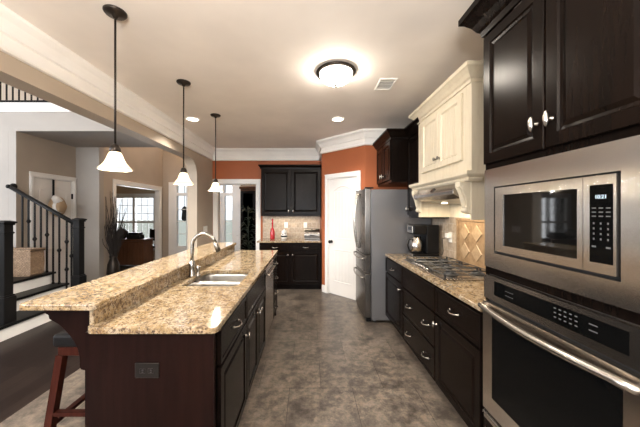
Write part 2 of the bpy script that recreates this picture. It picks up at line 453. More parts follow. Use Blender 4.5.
# pantry door
struct(casing(d0, d1, DH, .062, hd=.075, depth=.09).xf(PM).build('trim_4', 'white'), 'white casing around the pantry door', 'door casing')
def panel_door(w, h, planks=True):
    b = MB().box(0, w, 0, .035, .008, h)
    ring = [(0, -.001), (0, .006), (.012, .008), (.022, .002), (.022, -.001)]
    st = .105
    b.panel(st, w - st, .23, .80, 0, ring)
    b.panel(st, w - st, .98, h - .12, 0, ring, arch=.07)
    if planks:
        k = 5
        for z0, z1 in ((.265, .765), (1.015, h - .22)):
            for i in range(k):
                a = st + .035 + (w - 2 * st - .07) * i / k; c = st + .035 + (w - 2 * st - .07) * (i + 1) / k
                b.box(a + .002, c - .002, -.007, 0, z0, z1, .003)
    return b
pt = thing('door_1', 'white arched two panel pantry door with a black knob in the angled wall', 'door', (PA.x, PA.y, 0), math.degrees(pang))
pt['kind'] = 'structure'
pdm = panel_door(d1 - d0 - .03, DH - .02).xf(Matrix.Translation((d0 + .015, .012, .003)))
pdm.build('door_panel', 'whitedoor', pt)
kx = d0 + .075
MB().lathe([(.028, -.001), (.028, -.006), (.010, -.010), (.010, -.035), (.024, -.042), (.030, -.055), (.024, -.068), (.004, -.072)], (kx, .012, .93), 16, 'Y').build('door_knob', 'black', pt)

# ------------------------------------------------------------------ great room, foyer, dining room
struct(MB().box(-9, -4.701, 4.30, 4.42, 0, 2.72).build('wall_foyer_left', 'lighttaupe'), 'pale wall beside the stairs', 'wall')
struct(MB().box(-9, XL - .171, 4.30, 5.40, 2.72, 3.02).build('ceiling_balcony', 'lighttaupe'), 'underside and face of the balcony over the foyer', 'ceiling')
struct(MB().box(-9, XL - .171, 4.285, 5.415, 3.02, 3.16).build('trim_5', 'white'), 'white band along the balcony edge', 'trim')
CX = -4.58; CY0, CY1 = 4.56, 5.33    # closet door opening in the recess side wall
cw = MB().box(CX - .12, CX, 4.30, CY0, 0, 2.72).box(CX - .12, CX, CY1, 5.40, 0, 2.72).box(CX - .12, CX, CY0, CY1, DH, 2.72)
for f in cw.bm.faces: f.material_index = 1 if f.normal.y < -.9 and f.calc_center_median().y < 4.31 else 0
struct(cw.build('wall_closet', ['taupe', 'lighttaupe']), 'taupe wall around the closet door behind the stairs', 'wall')
WX = -4.12
struct(MB().box(-9, CX - .12, 5.42, 5.54, 3.16, TALL).build('wall_upper_hall', 'taupe'), 'wall behind the balcony railing', 'wall')
struct(MB().box(CX - .12, WX, 5.40, 5.52, 0, TALL).build('wall_foyer_nook', 'lighttaupe'), 'narrow pale wall between the closet door and the dining room', 'wall')
DY0, DY1 = 5.86, 7.58
dw = MB().box(WX - .12, WX, 5.52, DY0, 0, TALL).box(WX - .12, WX, DY1, 8.5, 0, TALL).box(WX - .12, WX, DY0, DY1, DH, TALL)
struct(dw.build('wall_dining', 'taupe'), 'taupe wall around the dining room opening', 'wall')
rotp = Matrix.Translation((WX, 0, 0)) @ Matrix.Rotation(R(90), 4, 'Z')     # local x -> +Y, -y -> +X
struct(casing(DY0, DY1, DH, .09, hd=.10, depth=.12).xf(rotp).build('trim_6', 'white'), 'white casing around the dining room opening', 'door casing')
rotc = Matrix.Translation((CX, 0, 0)) @ Matrix.Rotation(R(90), 4, 'Z')
struct(casing(CY0, CY1, DH, .065, hd=.075, depth=.1).xf(rotc).build('trim_7', 'white'), 'white casing around the closet door', 'door casing')
cd = thing('door_2', 'white panelled closet door behind the stair railing', 'door', (CX, CY0 + .014, 0), 90); cd['kind'] = 'structure'
panel_door(CY1 - CY0 - .028, DH - .02, False).xf(Matrix.Translation((0, .012, .003))).build('door_panel', 'whitedoor', cd)
MB().box(CY1 - CY0 - .036, CY1 - CY0 - .02, -.012, .010, 1.70, 1.80).build('hinge', 'iron', cd)

# front wall with the entry door unit
FY = 7.75
fw = MB().box(WX, -3.95, FY, FY + .14, 0, TALL).box(-1.93, -.9, FY, FY + .14, 0, TALL)
fw.box(-3.95, -1.93, FY, FY + .14, 2.28, 3.2).box(-3.95, -1.93, FY, FY + .14, 4.8, TALL)
struct(fw.build('wall_front', 'taupe'), 'taupe front wall around the entry door', 'wall')
fr = MB()
for a, c in ((-3.95, -3.72), (-3.45, -3.36), (-2.44, -2.37), (-2.16, -1.93)):
    fr.box(a, c, FY - .02, FY + .10, 0, 2.28, .004)
fr.box(-3.72, -2.16, FY - .019, FY + .10, 1.90, 1.98).box(-3.72, -2.16, FY - .019, FY + .10, 2.20, 2.28)
fr.box(-3.72, -3.45, FY - .018, FY + .10, 0, .48).box(-2.37, -2.16, FY - .018, FY + .10, 0, .48)
for a, c in ((-3.72, -3.45), (-2.37, -2.16)):
    for z in (.82, 1.17, 1.52): fr.box(a, c, FY + .03, FY + .05, z - .008, z + .008)
struct(fr.build('door_3_frame', 'white'), 'white entry door frame with sidelights and a transom', 'door frame')
g = MB()
for a, c in ((-3.72, -3.45), (-2.37, -2.16)):
    g.box(a, c, FY + .055, FY + .06, .48, 1.90).box(a, c, FY + .055, FY + .06, 1.98, 2.20)
g.box(-3.36, -2.44, FY + .055, FY + .06, 1.98, 2.20)
struct(g.build('window_3', 'glass'), 'clear sidelight and transom glass of the entry', 'window')
ed = thing('door_3', 'white panelled entry door between the sidelights', 'door', (-3.36, FY + .02, 0)); ed['kind'] = 'structure'
panel_door(.92, 1.89, False).build('door_panel', 'whitedoor', ed)
MB().lathe([(.028, -.001), (.028, -.006), (.01, -.01), (.01, -.035), (.024, -.042), (.03, -.055), (.004, -.072)], (.07, 0, .95), 16, 'Y').build('door_knob', 'iron', ed)
struct(MB().box(-.98, -.88, YB + .14, FY, 0, TALL).build('wall_hall', 'taupe'), 'end wall of the hallway', 'wall')

# dining room
struct(MB().box(-7.6, -7.5, 5.5, 8.6, 0, CEIL).box(-7.6, CX - .12, 5.4, 5.5, 0, CEIL).build('wall_dining_far', 'cream_wall'), 'cream far walls of the dining room', 'wall')
struct(MB().box(-7.6, WX - .121, 5.53, 8.6, CEIL, CEIL + .1).build('ceiling_dining', 'ceiling'), 'ceiling of the dining room', 'ceiling')
WZ0, WZ1, WXA, WXB = .30, 1.92, -6.0, -4.75
fwd = MB().box(-7.5, WXA, 8.5, 8.62, 0, CEIL).box(WXB, WX, 8.5, 8.62, 0, CEIL).box(WXA, WXB, 8.5, 8.62, 0, WZ0).box(WXA, WXB, 8.5, 8.62, WZ1, CEIL)
struct(fwd.build('wall_dining_front', 'cream_wall'), 'cream dining room wall around the window', 'wall')
wi = thing('window_1', 'white double hung window pair with muntins in the dining room', 'window', (0, 8.5, 0)); wi['kind'] = 'structure'
b = MB(); xm = -5.41
for a, c in ((WXA, WXA + .05), (xm - .035, xm + .035), (WXB - .05, WXB)): b.box(a, c, -.02, .09, WZ0, WZ1, .003)
zm = 1.13
for z0, z1 in ((WZ0, WZ0 + .06), (zm - .03, zm + .03), (WZ1 - .05, WZ1)): b.box(WXA, WXB, -.015, .08, z0, z1, .003)
b.box(WXA - .08, WXB + .08, -.03, -.0005, WZ1, WZ1 + .09, .003).box(WXA - .1, WXB + .1, -.06, -.0005, WZ0 - .04, WZ0, .003)
b.box(WXA - .08, WXA, -.025, -.0005, WZ0, WZ1).box(WXB, WXB + .08, -.025, -.0005, WZ0, WZ1)
b.build('window_frame', 'white', wi)
b = MB()
for xa, xb in ((WXA + .05, xm - .035), (xm + .035, WXB - .05)):
    for k in (1, 2): x = xa + (xb - xa) * k / 3; b.box(x - .007, x + .007, .02, .035, WZ0 + .05, WZ1 - .04)
    for z in (.56, .85, 1.39, 1.64): b.box(xa, xb, .02, .035, z - .007, z + .007)
b.build('muntins', 'white', wi)
MB().box(WXA + .04, WXB - .04, .04, .045, WZ0 + .04, WZ1 - .04).build('pane', 'glass', wi)
# unseen side of the great room: walls with window openings
gl = MB().box(-9.1, -9, YF, 4.42, 0, .7).box(-9.1, -9, YF, 4.42, 4.1, TALL).box(-9.1, -9, YF, -1.0, .7, 4.1).box(-9.1, -9, 3.0, 4.42, .7, 4.1)
struct(gl.build('wall_great_room', 'lighttaupe'), 'great room side wall', 'wall')
rb = MB().box(-9, -7.7, YF - .1, YF, 0, TALL).box(-3.5, -1.7, YF - .1, YF, 0, TALL).box(1.1, XR + .1, YF - .1, YF, 0, TALL)
rb.box(-7.7, -3.5, YF - .1, YF, 0, .5).box(-7.7, -3.5, YF - .1, YF, 3.9, TALL).box(-1.7, 1.1, YF - .1, YF, 0, .65).box(-1.7, 1.1, YF - .1, YF, 2.35, TALL)
struct(rb.build('wall_rear', 'lighttaupe'), 'rear wall with wide windows', 'wall')
struct(MB().box(-9.1, XL - .171, YF, 7.9, TALL, TALL + .1).box(XL - .171, -.88, YB + .141, 7.9, TALL, TALL + .1).build('ceiling_great_room', 'ceiling'), 'high ceiling of the foyer and great room', 'ceiling')
struct(MB().box(-40, 40, 8.7, 60, -.6, -.5).build('ground_outside', 'ground'), 'pale lawn outside the windows', 'ground')

struct(MB().box(-4.3, -1.6, 7.9, 9.2, 2.5, 2.6).build('ceiling_porch', 'white'), 'porch ceiling outside the entry', 'ceiling')
# balcony railing
br = thing('balcony_railing', 'black balcony railing with thin straight balusters above the white band', 'railing', (0, 4.33, 3.16))
MB().box(-8.9, XL - .2, -.03, .03, .004, .045, .004).build('bottom_rail', 'iron', br)
MB().box(-8.9, XL - .2, -.03, .03, .95, 1.0, .01).build('handrail', 'iron', br)
x = -5.35
while x < -3.6:
    MB().box(x - .008, x + .008, -.008, .008, .045, .95).build('baluster', 'iron', br); x += .098

# ------------------------------------------------------------------ stairs
st = thing('staircase', 'white stairs with dark wood treads rising beside the pale wall', 'stairs', (0, 0, 0))
edges = [-3.43, -3.74, -3.95, -4.52, -4.80, -5.08]; RISE = .175
for i, e in enumerate(edges):
    z = RISE * (i + 1); nx = edges[i + 1] if i + 1 < len(edges) else -6
    MB().box(-6, e - .03, 3.06, 4.298, z - RISE + (.001 if i else 0), z - .033).build('riser', 'white', st)
    MB().box(nx - .04, e, 3.03, 4.299, z - .032, z, .006, 2).build('tread', 'darkpaint', st)
def newel(b, x, y, z0, ztop):
    def bx(r, a, c, bev): b.box(x - r, x + r, y - r, y + r, a, c, bev)
    bx(.070, z0 + .001, z0 + .30, .006); bx(.060, z0 + .30, z0 + .32, .004)
    bx(.050, z0 + .318, ztop - .03, .004)
    bx(.058, ztop - .150, ztop - .128, .004); bx(.062, ztop - .05, ztop - .028, .004)
    b.loops([[(x + sx * r, y + sy * r, z) for sx, sy in ((-1, -1), (1, -1), (1, 1), (-1, 1))] for r, z in ((.066, ztop - .030), (.073, ztop - .022), (.072, ztop - .010), (.03, ztop + .006))])
    return b
tag(newel(MB(), -3.53, 3.19, RISE, 1.354).build('newel_post', 'darkpaint'), 'dark square newel post at the near side of the stairs, cut by the photo edge', 'newel post')
rl = thing('stair_railing', 'dark stair railing with a newel post and iron balusters running down from the wall', 'railing', (0, 0, 0))
newel(MB(), -3.53, 4.215, RISE, 1.354).build('newel_post', 'darkpaint', rl)
ra, rb_ = Vector((-3.585, 4.215, 1.275)), Vector((-4.59, 4.215, 1.845))
d = (rb_ - ra).normalized()
MB().tube([ra, ra + d * .3, rb_], .030, 12, flat=1.0).build('handrail', 'darkpaint', rl)
MB().lathe([(.055, 0), (.055, .018), (.04, .028)], (-4.60, 4.271, 1.845), 18, 'Y').lathe([(.03, -.03), (.03, .06)], (-4.59, 4.215, 1.845), 12, 'Y').build('wall_rosette', 'darkpaint', rl)
for k in range(9):
    x = -3.640 - .094 * k
    for e in edges:
        if abs(x - e) < .026: x = e + (.026 if x > e else -.026)
    i = max([j for j, e in enumerate(edges) if x < e])
    zt = ra.z + (x - ra.x) / (rb_.x - ra.x) * (rb_.z - ra.z) - .028
    zb = RISE * (i + 1) + .001
    b = MB().box(x - .009, x + .009, 4.206, 4.224, zb, zt)
    b.box(x - .014, x + .014, 4.201, 4.229, zb, zb + .03, .004)
    kn = [(.55,), (.35, .72), (.5,), (), (.6,), (.33,), (.48,), (.3, .7), ()][k % 9]
    for q in kn:
        zz = zb + (zt - zb) * q
        b.lathe([(.008, -.04), (.022, -.014), (.029, 0), (.022, .014), (.008, .04)], (x, 4.215, zz), 8)
    b.build('baluster', 'iron', rl)
bk = thing('wicker_basket', 'square tan wicker basket sitting on the stair landing', 'basket', (-4.20, 4.02, RISE * 3 + .001))
b = MB(); W, D, H, T = .228, .10, .385, .014
def ring(w, d, z): return [(-w, -d, z), (w, -d, z), (w, d, z), (-w, d, z)]
b.loops([ring(W - .03, D - .012, 0), ring(W, D, .03), ring(W + .006, D + .006, H * .5), ring(W, D, H), ring(W - T, D - T, H), ring(W - T, D - T, .03)])
b.build('basket_body', 'wicker', bk)
MB().loops([ring(W + .012, D + .012, H - .03), ring(W + .014, D + .014, H + .012), ring(W - T - .004, D - T - .004, H + .012), ring(W - T - .004, D - T - .004, H - .03)], False, False).build('rim', 'wicker', bk)

# hat hanging on the closet door
ht = thing('hanging_hat', 'tan hat with a white band hanging from a black strap on the closet door', 'hat', (CX + .02, 4.93, 1.60))
MB().lathe([(.001, .0), (.17, .0), (.185, .012), (.17, .018), (.11, .02), (.105, .09), (.08, .115), (.001, .12)], (.012, .03, -.05), 24, 'X').build('hat_body', 'straw', ht)
MB().lathe([(.113, .022), (.116, .03), (.113, .075), (.108, .08)], (.012, .03, -.05), 24, 'X', cap=False).build('hat_band', 'cloth', ht)
MB().tube([(.02, -.03, .13), (.045, -.04, .10), (.06, -.02, .05), (.05, .02, .03), (.04, .06, .06), (.03, .04, .12)], [.03, .06, .07, .065, .05, .02], 8).build('bow', 'cloth', ht)
MB().box(.0, .008, -.045, -.01, .1, .43).build('strap', 'black', ht)

# tall twigs in a floor vase
tw = thing('twig_arrangement', 'tall bunch of dark curly twigs in a floor vase by the dining room opening', 'branches', (-3.955, 5.56, 0))
MB().lathe([(.09, .001), (.10, .02), (.115, .2), (.10, .40), (.06, .52), (.075, .56), (.06, .55), (.045, .5)], (0, 0, 0), 20).build('vase', 'bronze', tw)
b = MB()
for k in range(120):
    a = random.uniform(0, 6.28); r = random.uniform(.01, .035); hh = random.uniform(1.15, 1.88) if k < 45 else random.uniform(.9, 1.3); sp = random.uniform(.02, .21)
    pts = []
    for i in range(9):
        t = i / 8; z = .5 + (hh - .5) * t
        pts.append((max(-.10, math.cos(a) * (r + sp * t ** 1.2) + .018 * math.sin(5 * t + k)), math.sin(a) * (r + sp * t ** 1.2) + .018 * math.cos(6 * t + k * 2), z))
    b.tube(pts, [.008 - .005 * i / 8 for i in range(9)], 5)
b.build('twigs', 'twig', tw)

# dining sideboard with things on it
sb = thing('sideboard', 'brown wooden sideboard in the dining room in front of the window', 'sideboard', (-4.72, 7.15, 0))
b = MB().box(-.43, .43, 0, .42, .06, .70, .004)
for x in (-.40, .36): b.box(x, x + .05, .02, .07, 0, .06).box(x, x + .05, .35, .40, 0, .06)
b.build('cabinet_body', 'brownwood', sb)
MB().box(-.45, .45, -.02, .44, .701, .73, .006).build('top', 'brownwood', sb)
for x in (-.42, .005): MB().panel(x, x + .415, .10, .68, -.0005, [(0, 0), (0, .016), (.05, .016), (.055, .011), (.06, .011)]).build('door', 'brownwood', sb)
tag(MB().lathe([(.06, 0), (.13, .06), (.15, .12), (.13, .20), (.07, .26), (.001, .28)], (-4.97, 7.33, .731), 20).build('covered_bowl', 'bronze'), 'dark rounded pot on the sideboard', 'pot')
bx = MB().box(-4.80, -4.46, 7.22, 7.46, .731, .84, .01).box(-4.78, -4.48, 7.24, 7.44, .84, .90, .02)
tag(bx.build('storage_box', 'black'), 'black box on the sideboard', 'box')
ch = thing('dining_chair', 'dark dining chair half hidden beside the sideboard', 'chair', (-4.46, 7.86, 0))
for sx in (-.2, .2):
    MB().bar((sx, -.18, 0), (sx, -.18, .44), .04, .04).build('leg', 'espresso', ch)
    MB().bar((sx, .20, 0), (sx, .24, .95), .04, .04).build('leg', 'espresso', ch)
MB().box(-.22, .22, -.21, .22, .44, .49, .012, 2).build('seat', 'espresso', ch)
MB().box(-.18, .18, .205, .245, .60, .93, .01).build('backrest', 'espresso', ch)

# hallway: dark cabinet and a plant; lantern outside
ar = thing('armoire', 'tall dark brown armoire in the hallway behind the plant', 'armoire', (-1.42, 7.30, 0))
MB().box(-.40, .40, 0, .42, .0, 2.05, .006).box(-.43, .43, -.03, .42, 2.051, 2.12, .01).build('armoire_body', 'brownwood', ar)
for x in (-.39, .005): MB().panel(x, x + .385, .1, 2.0, -.0005, [(0, 0), (0, .018), (.06, .018), (.07, .008), (.07, 0)]).build('door', 'espresso', ar)
pl = thing('potted_plant', 'tall dark leafy plant in a pot seen through the hallway opening', 'plant', (-1.50, 6.75, 0))
MB().lathe([(.12, .001), (.16, .28), (.175, .30), (.165, .32), (.15, .30), (.14, .26), (.001, .25)], (0, 0, 0), 20).build('pot', 'bronze', pl)
b = MB()
for k in range(90):
    a = random.uniform(0, 6.28); z0 = random.uniform(.35, 1.55); rr = random.uniform(.18, .36)
    p0 = Vector((.02 * math.cos(a), .02 * math.sin(a), z0)); dr = Vector((math.cos(a), math.sin(a), random.uniform(.1, .9))).normalized()
    side = dr.cross(Vector((0, 0, 1))).normalized() * random.uniform(.018, .034)
    q = [p0, p0 + dr * rr * .5, p0 + dr * rr + Vector((0, 0, -.10))]
    nn = side.cross(dr).normalized() * .0025
    b.loops([[tuple(q[0]), tuple(q[1] + side), tuple(q[2]), tuple(q[1] - side)], [tuple(v + nn) for v in (q[0], q[1] + side, q[2], q[1] - side)]])
b.tube([(0, 0, .25), (.01, 0, .9), (0, .01, 1.6)], .014, 6)
b.build('foliage', 'leaf', pl)
ln = thing('porch_lantern', 'black lantern hanging outside the entry sidelight', 'lantern', (-3.665, 8.10, 1.18))
MB().lathe([(.03, 0), (.075, .03), (.09, .08), (.07, .30), (.10, .32), (.05, .40), (.012, .43)], (0, 0, 0), 8, smooth=False).build('lantern_body', 'iron', ln)
MB().tube([(0, 0, .42), (0, 0, 1.31)], .006, 6).box(-.05, .05, -.05, .05, 1.30, 1.319).build('hanger', 'iron', ln)

# ------------------------------------------------------------------ cabinet helpers (local: x along the run, front at -y)
RAISED = lambda fw: [(0, 0), (0, .017), (.003, .020), (fw - .006, .020), (fw, .013), (fw + .012, .010), (fw + .03, .017), (fw + .034, .017)]
DRAWER = [(0, 0), (0, .016), (.004, .020), (.022, .020), (.027, .016), (.034, .016)]
FLAT = [(0, 0), (0, .016), (.004, .020), (.010, .020)]
G = .0015
def front(name, par, x0, x1, z0, z1, m='espresso', kind='raised', y=0.0, fw=.055):
    steps = {'raised': RAISED(fw), 'drawer': DRAWER, 'flat': FLAT}[kind]
    return MB().panel(x0 + .002, x1 - .002, z0, z1, y - G, steps).build(name, m, par)
def bow_pull(par, x, z, y=-.0215, w=.10, m='nickel'):
    pts = [(x - w / 2, y + .001, z)]
    for i in range(9):
        t = i / 8; pts.append((x - w / 2 + w * t, y - .008 - .022 * math.sin(math.pi * t) ** .7, z - .008 * math.sin(math.pi * t)))
    pts.append((x + w / 2, y + .001, z))
    b = MB().tube(pts, [.006] + [.0045 + .002 * math.sin(math.pi * i / 8) for i in range(9)] + [.006], 8)
    for s in (-1, 1): b.lathe([(.009, 0), (.009, -.004), (.005, -.007)], (x + s * w / 2, y + .0005, z), 10, 'Y')
    return b.build('pull', m, par)
def oval_knob(par, x, z, y=-.0215, m='nickel', k=1.0):
    b = MB().lathe([(.010, 0), (.010, -.004), (.005, -.008), (.005, -.024)], (x, y + .0005, z), 10, 'Y')
    b.lathe([(.001, -.036 * k), (.006, -.030 * k), (.0105, -.012 * k), (.012, 0), (.0105, .012 * k), (.006, .030 * k), (.001, .036 * k)], (x, y - .026, z), 12)
    return b.build('knob', m, par)
def round_knob(par, x, z, y=-.0215, m='nickel'):
    return MB().lathe([(.010, 0), (.006, -.004), (.006, -.014), (.015, -.019), (.017, -.025), (.012, -.031), (.001, -.033)], (x, y + .0005, z), 14, 'Y').build('knob', m, par)
def base_body(par, w, depth, m='espresso', z1=.882, end=None):
    b = MB().box(0, w, 0, depth, .10, z1).box(.002, w - .002, .07, depth - .002, 0, .10)
    return b.build('cabinet_body', m, par)

# ------------------------------------------------------------------ right-hand run (faces the aisle, -X)
XFACE = 1.018
def rx(y): return (XFACE, y, 0)
DEP = XR - XFACE - .002
# cabinet by the refrigerator
t = thing('base_cabinet', 'dark base cabinet with one drawer and door beside the refrigerator', 'cabinet', rx(3.598), -90, 'base cabinets under the cooktop counter')
w_ = .655; base_body(t, w_, DEP)
f = front('drawer', t, .01, w_ - .005, .69, .865, kind='drawer'); bow_pull(f, w_ * .5, .775)
f = front('door', t, .01, w_ - .005, .115, .675); round_knob(f, w_ - .06, .61)
# cooktop base
t = thing('base_cabinet', 'dark drawer base below the cooktop with two wide drawers and four pulls', 'cabinet', rx(2.942), -90, 'base cabinets under the cooktop counter')
w_ = .760; base_body(t, w_, DEP)
front('false_front', t, .006, w_ - .006, .665, .865, kind='flat')
for z0, z1 in ((.385, .650), (.115, .370)):
    f = front('drawer', t, .006, w_ - .006, z0, z1, kind='drawer')
    bow_pull(f, .20, (z0 + z1) / 2); bow_pull(f, w_ - .16, (z0 + z1) / 2)
# near cabinet
t = thing('base_cabinet', 'dark base cabinet with one drawer and door next to the wall oven', 'cabinet', rx(2.181), -90, 'base cabinets under the cooktop counter')
w_ = .585; base_body(t, w_, DEP)
f = front('drawer', t, .008, w_ - .008, .665, .865, kind='drawer'); bow_pull(f, w_ * .5, .775, w=.11)
f = front('door', t, .008, w_ - .008, .115, .650); oval_knob(f, .035, .585, k=.7)
# countertop with cooktop on it
tag(MB().box(.995, XR - .002, 1.590, 3.600, .8835, .914, .006, 2).build('countertop', 'granite'), 'gold granite countertop around the cooktop', 'countertop')
bs = MB().box(XR - .012, XR - .001, 1.592, 3.598, .9155, 1.40)
tag(bs.build('tile_backsplash', 'splash_side'), 'tumbled stone tile backsplash behind the cooktop', 'backsplash')
ap = thing('accent_tile_panel', 'framed gold tile panel with diamond tiles behind the cooktop', 'tile panel', (XR - .012, 2.64, .9165))
MB().box(-.006, -.001, -.36, .36, .0, .475).build('panel_field', 'splash_gold', ap)
b = MB()
for y0, y1, z0, z1 in ((-.36, .36, 0, .028), (-.36, .36, .447, .475), (-.36, -.33, .028, .447), (.33, .36, .028, .447)): b.box(-.016, -.0065, y0, y1, z0, z1, .004)
b.build('border_tiles', 'splash_gold', ap)
b = MB()
for iy in range(-1, 2):
    for iz in range(2):
        cy, cz, r = iy * .20, .145 + iz * .19, .085
        b.loops([[(-.0065, cy - r, cz), (-.0065, cy, cz - r), (-.0065, cy + r, cz), (-.0065, cy, cz + r)], [(-.013, cy - r * .94, cz), (-.013, cy, cz - r * .94), (-.013, cy + r * .94, cz), (-.013, cy, cz + r * .94)]])
b.build('diamond_tiles', 'splash_pale', ap)

# gas cooktop
ck = thing('gas_cooktop', 'stainless gas cooktop with black cast iron grates set in the granite', 'cooktop', (1.315, 2.64, .915))
CW, CD = .455, .255       # half length along Y, half depth along X
MB().box(-CD, CD, -CW, CW, .0, .012, .005, 2).box(-CD + .02, CD - .02, -CW + .02, CW - .02, .0121, .014).build('cooktop_tray', 'steel', ck)
burn = [(-.11, -.30), (.12, -.30), (.01, 0), (-.11, .30), (.12, .30)]
for bx_, by_ in burn:
    MB().lathe([(.055, .0145), (.055, .024), (.04, .028), (.04, .036), (.001, .038)], (bx_, by_, 0), 20).build('burner', 'castiron', ck)
for gy in (-.30, 0, .30):
    b = MB(); hw_, hd_ = .142, .235; z0, z1 = .038, .046
    for x0, x1, y0, y1 in ((-hd_, hd_, gy - hw_, gy - hw_ + .010), (-hd_, hd_, gy + hw_ - .010, gy + hw_), (-hd_, -hd_ + .010, gy - hw_, gy + hw_), (hd_ - .010, hd_, gy - hw_, gy + hw_)):
        b.box(x0, x1, y0, y1, z0, z1, .003)
    for x in (-.11, .0, .12): b.box(x - .004, x + .004, gy - hw_ + .01, gy + hw_ - .01, z0, z1 + .002, .003)
    b.box(-hd_ + .01, hd_ - .01, gy - .004, gy + .004, z0, z1 + .002, .003)
    for sx in (-1, 1):
        for sy in (-1, 1): b.box(sx * (hd_ - .014) - .007, sx * (hd_ - .014) + .007, gy + sy * (hw_ - .014) - .007, gy + sy * (hw_ - .014) + .007, .0142, z0 + .002)
    b.build('grate', 'castiron', ck)
for k in range(5):
    MB().lathe([(.019, .0143), (.018, .034), (.014, .036), (.001, .036)], (-.235 + .005, -.12 + .06 * k, 0), 14).build('control_knob', 'nickel', ck)

# coffee maker
cf = thing('coffee_maker', 'black and silver drip coffee maker beside the refrigerator', 'coffee maker', (1.355, 3.43, .915))
MB().box(-.09, .22, -.105, .105, 0, .035, .008, 2).box(.07, .22, -.105, .105, .0355, .385, .012, 2).box(-.09, .0695, -.105, .105, .27, .385, .012, 2).build('machine_body', 'black', cf)
MB().box(-.097, -.0905, -.09, .09, .285, .375, .003).build('front_plate', 'nickel', cf)
MB().box(-.10, -.0905, -.09, .09, .004, .034, .002).build('base_plate', 'nickel', cf)
MB().box(-.1, -.0972, -.05, .05, .32, .36).build('clock_display', 'blackglass', cf)
MB().lathe([(.055, .037), (.075, .05), (.078, .12), (.07, .19), (.05, .21), (.055, .235), (.04, .24)], (-.015, 0, 0), 24).build('carafe', 'nickel', cf)
MB().tube([(-.065, -.02, .205), (-.12, -.03, .20), (-.135, -.03, .13), (-.115, -.03, .07), (-.085, -.02, .065)], .010, 8).build('carafe_handle', 'black', cf)

def plate(name, label, cat, loc, rz, m='plate', kind='outlet', wd=.072, h=.116):
    t = thing(name, label, cat, loc, rz)
    MB().box(-wd / 2, wd / 2, -.006, -.0005, -h / 2, h / 2, .002).build('cover_plate', m, t)
    b = MB()
    if kind == 'outlet':
        for q in (-.02, .02):
            k = MB()
            if wd < h: k.box(-.013, .013, -.009, -.0061, q - .014, q + .014, .002)
            else: k.box(q - .014, q + .014, -.009, -.0061, -.013, .013, .002)
            for o in (-.005, .005):
                if wd < h: k.box(o - .001, o + .001, -.0096, -.0085, q - .003, q + .005, mi=1)
                else: k.box(q - .003, q + .005, -.0096, -.0085, o - .001, o + .001, mi=1)
            k.build('socket', [m, 'gap' if m == 'plate' else 'marking'], t)
    else:
        b.box(-.016, .016, -.008, -.0061, -.032, .032, .001).box(-.006, .006, -.016, -.0081, -.005, .012, .002); b.build('toggle', m, t)
    return t
o = plate('wall_outlet', 'white outlet with a plugged adapter on the tiles beside the coffee maker', 'outlet', (XR - .0125, 3.14, 1.17), -90)
MB().box(-.03, .03, -.055, -.0097, -.01, .045, .006).build('plug_adapter', 'plate', o)
tag(MB().tube([(1.57, 3.15, 1.165), (1.535, 3.17, 1.15), (1.555, 3.20, 1.08), (1.57, 3.22, 1.0), (1.585, 3.27, .95), (1.590, 3.33, .945)], .004, 6).build('power_cord', 'black'), 'black cord running from the outlet down to the coffee maker', 'cord')

# ------------------------------------------------------------------ refrigerator
fy0, fy1 = 3.612, 4.335
fg = thing('refrigerator', 'stainless french door refrigerator with grey side at the end of the counter', 'refrigerator', (.735, fy0, 0), -90)
# local: x = -(Y - fy0): 0 .. -w ; y = X - .735
FW = fy1 - fy0
b = MB().box(-FW, 0, .085, XR - .735 - .02, .03, 1.755, .006)
for x in (-FW + .06, -.06): b.lathe([(.022, 0), (.022, .03)], (x, .14, 0), 12).lathe([(.022, 0), (.022, .03)], (x, .78, 0), 12)
b.build('fridge_body', 'fridge_side', fg)
def bulge_front(x0, x1, z0, z1, name):
    n = 10; front_ = []; 
    for i in range(n + 1):
        x = x0 + (x1 - x0) * i / n
        u = (x + FW / 2) / (FW / 2)
        front_.append((x, .02 * (u * u) - .02 + .002))
    poly = [(x1, .078), (x0, .078)] + front_
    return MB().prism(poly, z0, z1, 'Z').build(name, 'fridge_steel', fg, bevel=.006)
dl = bulge_front(-FW, -FW / 2 - .003, .895, 1.765, 'door'); dr_ = bulge_front(-FW / 2 + .003, 0, .895, 1.765, 'door')
m1 = bulge_front(-FW, 0, .650, .885, 'drawer'); m2 = bulge_front(-FW, 0, .065, .640, 'drawer')
def vhandle(par, x):
    pts = [(x, -.012, .95)] + [(x, -.035 - .045 * math.sin(math.pi * i / 10), .95 + .76 * i / 10) for i in range(11)] + [(x, -.012, 1.71)]
    MB().tube(pts, .011, 10).build('handle', 'nickel', par)
vhandle(dl, -FW / 2 - .045); vhandle(dr_, -FW / 2 + .045)
for par, z in ((m1, .835), (m2, .585)):
    pts = [(-FW + .05, .005, z)] + [(-FW + .05 + (FW - .10) * i / 12, -.035 - .035 * math.sin(math.pi * i / 12), z) for i in range(13)] + [(-.05, .005, z)]
    MB().tube(pts, .011, 10).build('handle', 'nickel', par)
for x in (-FW + .04, -.04): MB().box(x - .03, x + .03, .0, .12, 1.7665, 1.785, .006).build('hinge_cover', 'black', fg)
MB().box(-FW + .02, -.02, .02, .084, .012, .06).build('base_grille', 'black', fg)

